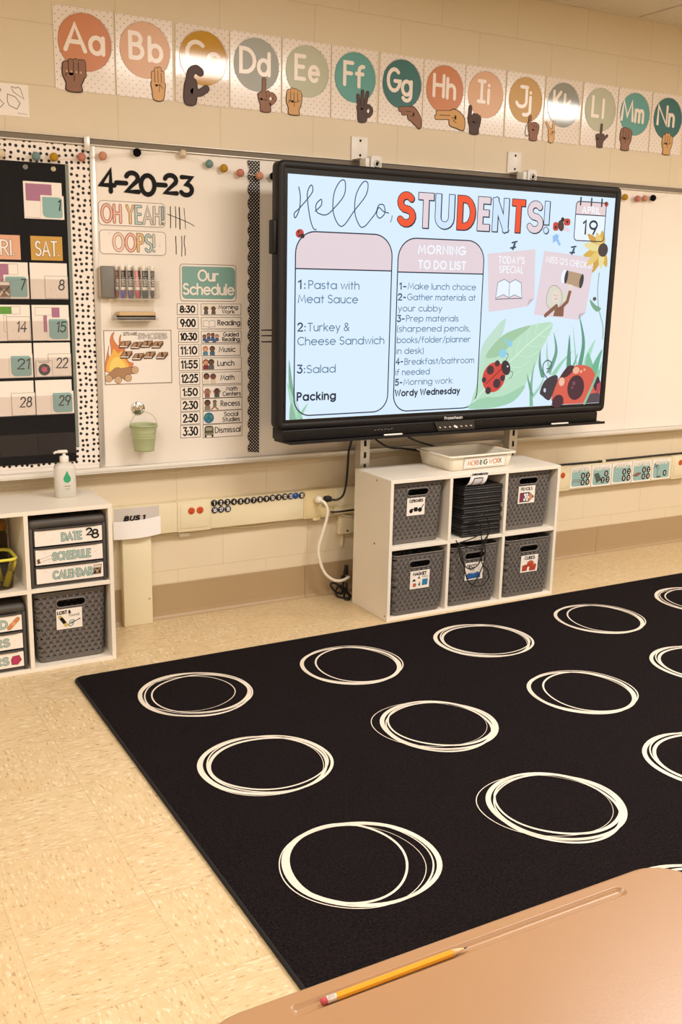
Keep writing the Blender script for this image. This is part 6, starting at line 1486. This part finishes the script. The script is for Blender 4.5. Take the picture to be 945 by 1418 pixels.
box_('outlet_box', 4.4805, 4.6200, .3770, .5050, FRY - .002, CREAM, .002, lambda e: (plate(4.4805, 4.62)(e), recept(e, (4.5390, 4.577), .4670)), 'cream outlet box with orange socket right of the teal cards', 'outlet')
def plugs(e):
    MB().box(2.2380, 2.3740, FRY - .0042, FRY - .0022, .386, .4985, yel, .001).build('face_plate', e, e.location)
    MB().lathe([(.0215, 0), (.0215, .0020), (.0195, .0032), (.015, .0032)], (2.2930, FRY - .0042, .4620), yel, 26, 'y').build('receptacle', e, e.location)
    MB().lathe([(.0160, 0), (.0160, .0020), (.0145, .0030), (.011, .0030)], (2.3370, FRY - .0042, .4640), yel, 26, 'y').build('receptacle', e, e.location)
    MB().box(2.276, 2.312, FRY - .006, -.002, .3665, .3765, yel, .001).build('bottom_clip', e, e.location)
box_('outlet_box', 2.2305, 2.3825, .3765, .5040, FRY - .002, yel, .002, plugs, 'yellowed outlet box with a white and a black plug in it', 'outlet')
# plugs and cords
wc = mat('#ece4d4', 0.45); yp = FRY - .0075
e = empty('power_lead', (2.293, yp, .462))
MB().lathe([(.0185, 0), (.0185, .012), (.014, .022), (.009, .030)], (2.2945, yp, .4625), wc, 20, 'y').build('plug', e, e.location)
MB().tube(smooth([(2.2945, yp - .026, .4625), (2.308, yp - .045, .452), (2.318, yp - .050, .420), (2.314, yp - .045, .370), (2.298, yp - .040, .310), (2.284, yp - .035, .250), (2.292, yp - .035, .190), (2.318, yp - .040, .130), (2.360, yp - .045, .095), (2.400, yp - .05, .090), (2.440, yp - .04, .098)], 7), .0068, wc, 10).build('cable', e, e.location)
tag(e, 'thick white power cord curving down from the outlet to behind the shelf', 'cord')
e = empty('power_lead', (2.337, yp, .464))
MB().box(2.322, 2.352, yp - .030, yp, .452, .476, RUBBER, .005).build('plug', e, e.location)
MB().tube(smooth([(2.346, yp - .026, .462), (2.372, yp - .040, .462), (2.396, yp - .050, .485), (2.406, yp - .055, .540), (2.406, yp - .065, .610), (2.398, yp - .085, .680), (2.390, yp - .12, .735), (2.386, -.180, .780), (2.385, -.196, .8185)], 7), .0048, RUBBER, 8).build('cable', e, e.location)
tag(e, 'black power cord hanging from the screen down to the outlet', 'cord')
cord('data_cable', [(2.366, FRY - .004, .3990), (2.366, FRY - .014, .3990), (2.40, FRY - .018, .3985), (2.45, FRY - .016, .399), (2.52, FRY - .01, .400)], .0042, RUBBER, 'short black cable along the raceway running behind the screen shelf', 'cable')
cord('data_cable', [(2.44, -.196, .8185), (2.47, -.197, .770), (2.50, -.200, .735), (2.56, -.200, .700), (2.66, -.140, .680), (2.74, -.09, .662), (2.86, -.085, .64)], .0046, RUBBER, 'black cable sagging from the screen behind the paper tray, left one', 'cable')
cord('data_cable', [(2.60, -.196, .8185), (2.625, -.197, .775), (2.65, -.200, .745), (2.72, -.170, .715), (2.80, -.11, .690), (2.90, -.085, .66)], .0042, RUBBER, 'black cable sagging from the screen behind the paper tray, right one', 'cable')
cord('data_cable', [(1.545, -.010, .370), (1.66, -.012, .366), (1.75, -.012, .372), (1.85, -.012, .3735), (1.95, -.014, .363), (2.05, -.014, .361), (2.15, -.012, .371), (2.28, -.010, .3715), (2.40, -.010, .373), (2.5, -.010, .375)], .0038, mat('#e0d2ae', 0.5), 'cream cable sagging along the underside of the raceway', 'cable')
tag(MB().box(1.6655, 1.7105, -.020, -.0005, .3505, .3650, WHITE, .002).build('cable_clip', None, (1.688, -.01, .35)), 'white cable clip under the outlet box with orange sockets', 'clip')
e = empty('junction_box', (2.46, -.015, .282))
MB().box(2.4180, 2.5020, -.030, -.0008, .2825, .3720, CREAM, .002).build('cover', e, e.location)
MB().lathe([(.0052, 0), (.0045, .0012)], (2.462, -.030, .2965), mat('#3a2a1c', 0.7), 12, 'y').build('screw_hole', e, e.location)
MB().box(2.443, 2.452, -.012, -.0008, .222, .2823, CREAM, .001).build('conduit', e, e.location)
MB().tube([(2.430, -.0305, .374), (2.46, -.036, .366), (2.50, -.036, .352)], .0032, wc, 7).build('cable', e, e.location)
tag(e, 'small cream junction box on the wall left of the screen shelf', 'box')
cp = smooth([(2.452, -.030, .115), (2.444, -.034, .060), (2.440, -.040, .020), (2.425, -.050, .010), (2.398, -.050, .020), (2.378, -.040, .046), (2.384, -.030, .058), (2.404, -.034, .056), (2.424, -.048, .036), (2.446, -.062, .016), (2.452, -.090, .007), (2.430, -.110, .006), (2.405, -.095, .006), (2.392, -.066, .010), (2.402, -.045, .030),
             (2.420, -.040, .046), (2.440, -.046, .036), (2.450, -.070, .014), (2.425, -.125, .006), (2.408, -.122, .006), (2.420, -.085, .012), (2.448, -.060, .026), (2.458, -.040, .055)], 6)
mb = MB().tube(cp, .0046, RUBBER, 8).box(2.4420, 2.4560, -.060, -.040, .098, .142, RUBBER, .004).box(2.428, 2.446, -.052, -.034, .076, .092, RUBBER, .004)
tag(mb.build('power_strip_cord', None, (2.40, -.1, 0)), 'tangle of black cord on the floor beside the screen shelf', 'cord')
mb = MB()
for x0, x1, za, zb in ((3.62, 3.985, .5085, .5075), (4.000, 4.70, .5100, .5130)): mb.tube([(x0, -.0220, za), ((x0 + x1) / 2, -.0220, (za + zb) / 2 + .0005), (x1, -.0220, zb)], .0056, RUBBER, 8)
mb.box(3.983, 4.002, -.034, -.0008, .5030, .5160, CREAM, .001)
tag(mb.build('data_cable', None, (4.1, -.02, .51)), 'black cable lying on top of the raceway above the teal cards', 'cable')

# number magnets
mags = [(1.8095, .4905), (1.8390, .4900), (1.8690, .4890), (1.8985, .4882), (1.9290, .4870), (1.9590, .4870), (1.9895, .4868), (2.0195, .4874), (2.0490, .4875), (2.0780, .4890), (2.1070, .4890), (2.1370, .4890), (2.1645, .4885), (2.1890, .4890), (2.2185, .4876), (1.8120, .4604), (1.8405, .4605), (1.8710, .4600)]
for i, (x, z) in enumerate(mags):
    z -= .002
    blue = i == 13
    e = MB(); body = mat('#24539c', 0.3) if blue else (mat('#1c2a4a', 0.35) if i in (12, 15, 16, 17) else mat('#171617', 0.4))
    e.lathe([(.0135, .0), (.0140, .001), (.0140, .0035), (.0128, .0045)], (x, FRY - .0005, z), body, 22, 'y')
    if not blue:
        s_ = str(i + 1); w = layout(s_, .22)[1]; h = .0135; k = min(h, .0185 / max(w, .1))
        e.text(s_, x - w * k / 2, z - h / 2, h, .0030, FRY - .0053, LAM, x + w * k / 2, sp=.22)
    else: e.disc((x - .003, z + .004), .0035, FRY - .0053, mat('#5f8fd0', 0.3), n=12)
    tag(e.build('number_magnet', None, (x, FRY, z)), 'plain blue round magnet in the row of number magnets' if blue else 'round black magnet numbered %d on the raceway' % (i + 1), 'magnet', 'number magnets on the raceway')

# bus sign
e = empty('paper_holder', (1.478, -.06, .378))
wm = mat('#f6f1ee', 0.3)
n = 20
def bus_y(t): return -.0455 - .020 * math.sin(PI * min(1, max(0, t)))
pk = MB(); vs, lower = [], []
for i in range(n + 1):
    t = i / n; x = 1.3790 + t * .196
    vs += [(x, bus_y(t) - .004, .3765 + .006 * t), (x, bus_y(t) - .004, .4500 + .008 * t)]
pk.add(vs, [[2 * i, 2 * i + 2, 2 * i + 3, 2 * i + 1] for i in range(n)], wm, True)
low = vs[0::2] + [(1.3790 + i / n * .196, -.0446, .3765 + .006 * i / n) for i in range(n + 1)]
pk.add(low, [[i, n + 1 + i, n + 2 + i, i + 1] for i in range(n)], wm)
for a_, b_ in ((vs[0], vs[1]), (vs[-2], vs[-1])): pk.add([a_, b_, (b_[0], -.0446, b_[2]), (a_[0], -.0446, a_[2])], [[0, 1, 2, 3]], wm)
pk.build('pocket', e, e.location)
back = MB(); bm_ = mat('#cfc6bf', 0.4)
vs, fs = [], []
for i in range(n + 1):
    t = i / n; x = 1.3780 + t * .198
    for zz in (.400 + .006 * t, .5020 - .001 * t + .003 * math.sin(PI * t)): vs.append((x, bus_y(t) + .003, zz))
for i in range(n): fs.append([2 * i, 2 * i + 2, 2 * i + 3, 2 * i + 1])
back.add(vs, fs, bm_, True)
st, tw = layout('BUS 1', .3); x0, x1 = 1.423, 1.502
for p in st:
    P = []
    for a, b_ in p:
        xx = x0 + a * (x1 - x0) / tw + b_ * .004; t = (xx - 1.378) / .198; P.append((xx, bus_y(t) + .0012, .4530 + .003 * t + b_ * .0165))
    back.tube(P, .0031, INK, 5, False)
    for q in (P[0], P[-1]): back.tube([(q[0] - .0045, q[1] - .001, q[2]), (q[0] + .0045, q[1] - .001, q[2])], .0019, INK, 4)
tag(back.build('sign_sheet', e, e.location), 'grey sheet lettered BUS 1')
tag(e, 'white paper pocket with BUS 1 sheet above the conduit chase', 'holder')

# five seating cards
seat = [('LAP DESK', 3.7555, 3.8925, .3850, .4985, 'table', 4), ('YOGA MAT', 3.8995, 4.0350, .3815, .4975, 'mat', 3), ('STOOLS', 4.0395, 4.1805, .3840, .4990, 'stool', 4), ('BACK TABLE', 4.1840, 4.3230, .3820, .4995, 'plank', 4), ('ISLAND', 4.3305, 4.4680, .3840, .4980, 'palm', 1)]
for nme, x0, x1, z0, z1, ic, cnt in seat:
    mb = card(x0, x1, z0, z1, FRY - .0003, LAM, 0, mat('#8d857e', .5), .0010, .0006)
    y = FRY - .0016; w, h = x1 - x0, z1 - z0; q = lambda a, b_: (x0 + a * w, z0 + b_ * h)
    mb.flat(rrect(x0 + .07 * w, x1 - .07 * w, z0 + .08 * h, z1 - .16 * h, [.014, .01, .012, .012]), y, mat('#90b6b3', 0.3))
    u = .12 if len(nme) > 6 else .2
    mb.text(nme, x0 + u * w, z1 - .245 * h, .15 * h, .0040, y - .0003, LAM, x1 - u * w, over=(.0018, mat('#8d9a94', .5), .0003), sp=.22)
    spots = {4: ((.62, .54), (.86, .54), (.62, .24), (.86, .24)), 3: ((.74, .56), (.58, .28), (.84, .28)), 1: ((.70, .30),)}[cnt]
    for k, (a, b_) in enumerate(spots):
        c = q(a, b_); mb.disc(c, .0140, y - .0006, INK, .0165, n=18)
        mb.text('2' if k in (1, 2) and cnt == 3 or (k == 1 and cnt == 4) else '0', c[0] - .0042, c[1] - .0075, .0150, .0030, y - .0009, LAM, c[0] + .0042)
    g = mat('#4c5654', .5); br = mat('#8a6148', .5)
    if ic == 'table':
        P = [q(.10, .28), q(.18, .40), q(.50, .40), q(.44, .28)]; mb.flat(P, y - .0003, mat('#8fa09c', .5)); mb.stroke(P, .0014, y - .0005, g, closed=True)
        for a in (.11, .43): mb.stroke([q(a, .28), q(a, .12)], .0016, y - .0005, g)
        mb.stroke([q(.49, .40), q(.49, .24)], .0016, y - .0005, g)
    elif ic == 'mat': mb.flat([q(.12, .58), q(.34, .64), q(.50, .34), q(.26, .20)], y - .0003, g); mb.stroke([q(.26, .20), q(.50, .32)], .006, y - .0005, mat('#3c4443', .5))
    elif ic == 'stool': mb.disc(q(.24, .58), .010, y - .0003, mat('#a9bab4', .5), .004); [mb.stroke([q(.24, .56), q(.24 + d, .16)], .0012, y - .0003, mat('#a9bab4', .5)) for d in (-.08, .08)]
    elif ic == 'plank': mb.flat([q(.04, .34), q(.30, .46), q(.50, .42), q(.26, .28)], y - .0003, br); mb.stroke([q(.04, .33), q(.26, .27), q(.50, .41)], .0022, y - .0005, mat('#4a3428', .5))
    else:
        mb.stroke(smooth([q(.30, .16), q(.30, .40), q(.22, .62)]), .0030, y - .0003, g)
        for d, e_ in ((-.14, -.04), (-.10, .08), (.04, .12), (.14, .04), (.14, -.08)): mb.stroke(smooth([q(.22, .62), q(.22 + d * .6, .62 + e_ + .05), q(.22 + d, .62 + e_ - .03)]), .0032, y - .0005, g)
        mb.disc(q(.38, .14), .018, y - .0004, g, .005)
    tag(mb.build('seating_card', None, ((x0 + x1) / 2, FRY, z0)), 'teal and white card reading %s on the raceway' % nme, 'card', 'seating cards on the raceway')

# ---------------------------------------------------------------- rug
rug = empty('area_rug', (2.95, -1.72, 0.0)); rug_x0, rug_x1, rug_y1, rug_y0 = 1.0923, 4.760, -0.4916, -2.940
def ringp(i, z): return [(p[0], p[1], z) for p in rrect(rug_x0 + i, rug_x1 - i, rug_y0 + i, rug_y1 - i, 0.03, 5)]
MB().loft([ringp(0.002, 0.0005), ringp(0.0, 0.003), ringp(0.001, 0.0090), ringp(0.006, 0.0110)], M_RUG, True, True, False).build('carpet', rug, rug.location)
MB().tube([(p[0], p[1], 0.0062) for p in rrect(rug_x0 + .001, rug_x1 - .001, rug_y0 + .001, rug_y1 - .001, 0.03, 6)], 0.0056, mat('#0c090a', 0.9), 8, True).build('binding', rug, rug.location)
variants = [  # loops of one scribble: offset along, offset across, half length, half width, turn, stroke, thick side
 [(.000, .000, .188, .182, .0, .015, 3.2), (.018, .004, .166, .160, .1, .011, .2), (-.024, .004, .158, .150, .1, .0035, 1.), (.002, .010, .192, .176, -.2, .006, 1.2), (.006, -.006, .180, .180, .4, .007, 4.8)],
 [(.000, .000, .190, .178, .0, .0155, 1.0), (-.036, -.002, .148, .172, .0, .0125, 3.0), (-.010, -.004, .188, .180, .2, .0065, 4.0), (-.024, -.016, .182, .176, .1, .0030, 4.0)],
 [(-.004, .000, .186, .178, .0, .015, 3.3), (.012, .006, .176, .160, .3, .011, 2.2), (.014, .004, .184, .178, -.3, .009, .2), (-.012, -.004, .184, .186, .1, .0035, 3.)],
 [(.004, .000, .184, .176, .0, .0150, 3.4), (.028, .004, .154, .172, .1, .0120, .3), (.012, .010, .186, .182, -.2, .0045, .5), (-.004, -.006, .178, .182, .3, .0060, 4.4)],
 [(.006, .002, .182, .178, .1, .0150, 3.2), (.014, .010, .172, .160, -.3, .0120, .1), (.000, -.008, .176, .182, .4, .0090, 5.2), (.016, -.004, .182, .170, .1, .0080, 6.), (-.024, .004, .188, .164, .1, .0026, 3.2)]]
def motif(cx, cy, v, rot):
    mb = MB()
    for k, (dx, dy, rx, ry, ro, w, ph) in enumerate(variants[v]):
        n = 64; L_, R2 = [], []
        for i in range(n):
            a = 2 * PI * i / n; wob = 1 + .012 * math.sin(2 * a + ph) + .006 * math.sin(5 * a + ph * 2)
            ww = w * (0.74 + 0.26 * math.cos(a - ph))
            c_, s_ = math.cos(a), math.sin(a)
            def pt(o):
                x, y = (rx * wob + o) * c_, (ry * wob + o) * s_
                q = ro + rot; X_, Y_ = x * math.cos(q) - y * math.sin(q), x * math.sin(q) + y * math.cos(q)
                return (cx + dx * math.cos(rot) - dy * math.sin(rot) + X_, cy + dx * math.sin(rot) + dy * math.cos(rot) + Y_, 0.0114 + k * 0.0004)
            L_.append(pt(-ww / 2)); R2.append(pt(ww / 2))
        mb.add([p for q in zip(L_, R2) for p in q], [[2 * i, 2 * i + 1, 2 * ((i + 1) % n) + 1, 2 * ((i + 1) % n)] for i in range(n)], M_CREAM)
    tag(mb.build('woven_circle', rug, rug.location), 'cream scribbled circle')
pick = [[0, 3, 2, 3, 0, 1], [2, 4, 3, 2, 0, 1], [1, 4, 2, 0, 3, 4], [2, 0, 1, 3, 2, 4]]
for r in range(4):
    for c in range(6):
        motif(1.4260 + c * 0.6095, -0.8150 - (0, .5690, 1.1380, 1.6720)[r] - c * .006, pick[r][c], -0.38 + 0.10 * math.sin(r * 2.3 + c * 1.7))
tag(rug, 'black area rug with rows of cream scribbled circles on the floor', 'rug')

# ---------------------------------------------------------------- desk with pencil
DZ = 0.74
desk = empty('student_desk', (0.862, -3.325, 0))
dx0, dx1, dy0, dy1 = 0.5450, 1.1720, -3.555, -3.0955
def capsule(x0, x1, yc, r, z, n=8): return [(x0 + r * math.cos(PI / 2 + PI * i / n), yc + r * math.sin(PI / 2 + PI * i / n), z) for i in range(n + 1)] + [(x1 + r * math.cos(-PI / 2 + PI * i / n), yc + r * math.sin(-PI / 2 + PI * i / n), z) for i in range(n + 1)]
bm = bmesh.new()
def loop(pts):
    v = [bm.verts.new(p) for p in pts]; return v, [bm.edges.new((v[i], v[(i + 1) % len(v)])) for i in range(len(v))]
ro = lambda i, z: [(p[0], p[1], z) for p in rrect(dx0 + i, dx1 - i, dy0 + i, dy1 - i, 0.058 - i, 8)]
o_v, o_e = loop(ro(.007, DZ))
g0x, g1x, gy, gr_ = 0.655, 1.066, -3.1225, .0088
i_v, i_e = loop(capsule(g0x, g1x, gy, gr_, DZ))
bmesh.ops.triangle_fill(bm, edges=o_e + i_e, use_beauty=True, use_dissolve=False)
prev = i_v
for (d, z) in ((.0010, -.0004), (.0022, -.0014), (.0040, -.0030), (.0065, -.0038)):
    cur = [bm.verts.new(p) for p in capsule(g0x, g1x, gy, gr_ - d, DZ + z)]
    for i in range(len(cur)): bm.faces.new((prev[i], prev[(i + 1) % len(cur)], cur[(i + 1) % len(cur)], cur[i]))
    prev = cur
bm.faces.new(prev)
prev = o_v
for (d, z) in ((.0045, -.0006), (.0020, -.0022), (.0005, -.0045), (.0, -.0080), (.0, -.0180), (.003, -.0220)):
    cur = [bm.verts.new(p) for p in ro(d, DZ + z)]
    for i in range(len(cur)): bm.faces.new((prev[i], prev[(i + 1) % len(cur)], cur[(i + 1) % len(cur)], cur[i]))
    prev = cur
bm.faces.new(prev)
bmesh.ops.recalc_face_normals(bm, faces=bm.faces[:])
mb = MB(); mb.bm(bm, M_DESK, True)
top = mb.build('desktop', desk, desk.location)
try:
    for p in top.data.polygons: p.use_smooth = abs(p.normal.z) < 0.9999
except Exception: pass
leg_m = mat('#8d8882', 0.35, 0.7)
MB().box(dx0 + .04, dx1 - .04, dy0 + .03, dy1 - .045, DZ - .130, DZ - .0225, mat('#a9a39a', 0.5, 0.4), .004).build('book_box', desk, desk.location)
for lx in (dx0 + .05, dx1 - .05):
    for ly in (dy0 + .05, dy1 - .06):
        z_top = DZ - .0225
        MB().tube([(lx, ly, z_top), (lx, ly, .030)], .0140, leg_m, 14).lathe([(.017, 0), (.018, .004), (.016, .03)], (lx, ly, .0005), RUBBER, 14).build('leg', desk, desk.location)
tag(desk, 'tan student desk with a pencil groove, in the near foreground', 'desk')
a = Vector((0.678, -3.1235, 0)); b_ = Vector((0.852, -3.1225, 0)); Lp = (b_ - a).length
pen = empty('pencil', (a.x, a.y, DZ - .0036 + .0037)); r = .0037
hexr = lambda s_: [(0.0, 0.0)]
def hx(mb, x0, x1, r0, r1, m, n=6, sm=False):
    ring_ = lambda x, rr_: [(x, rr_ * math.cos(2 * PI * i / n + PI / 6), rr_ * math.sin(2 * PI * i / n + PI / 6)) for i in range(n)]
    return mb.loft([ring_(x0, r0), ring_(x1, r1)], m, True, True, sm)
MB_ = MB(); hx(MB_, .016, Lp - .020, r, r, mat('#e39a22', 0.35)).build('barrel', pen)
MB().lathe([(.0037, .0), (.0040, .001), (.0038, .003), (.0040, .005), (.0038, .007), (.0040, .009), (.0038, .0105)], (.0055, 0, 0), mat('#d9d2c8', 0.3, 0.7), 16, 'x').build('ferrule', pen)
MB().lathe([(.0022, .0), (.0034, .0014), (.0035, .006)], (0, 0, 0), mat('#b8474f', 0.8), 16, 'x').build('eraser', pen)
MB().lathe([(.0036, 0), (.0011, .0145)], (Lp - .020, 0, 0), mat('#dbb488', 0.7), 16, 'x').build('sharpened_wood', pen)
MB().lathe([(.0011, 0), (.0003, .0050)], (Lp - .0055, 0, 0), mat('#3a3536', 0.4), 12, 'x').build('lead_tip', pen)
pen.rotation_euler = (0, 0, math.atan2(b_.y - a.y, b_.x - a.x))
tag(pen, 'yellow pencil with pink eraser lying in the desk groove', 'pencil')
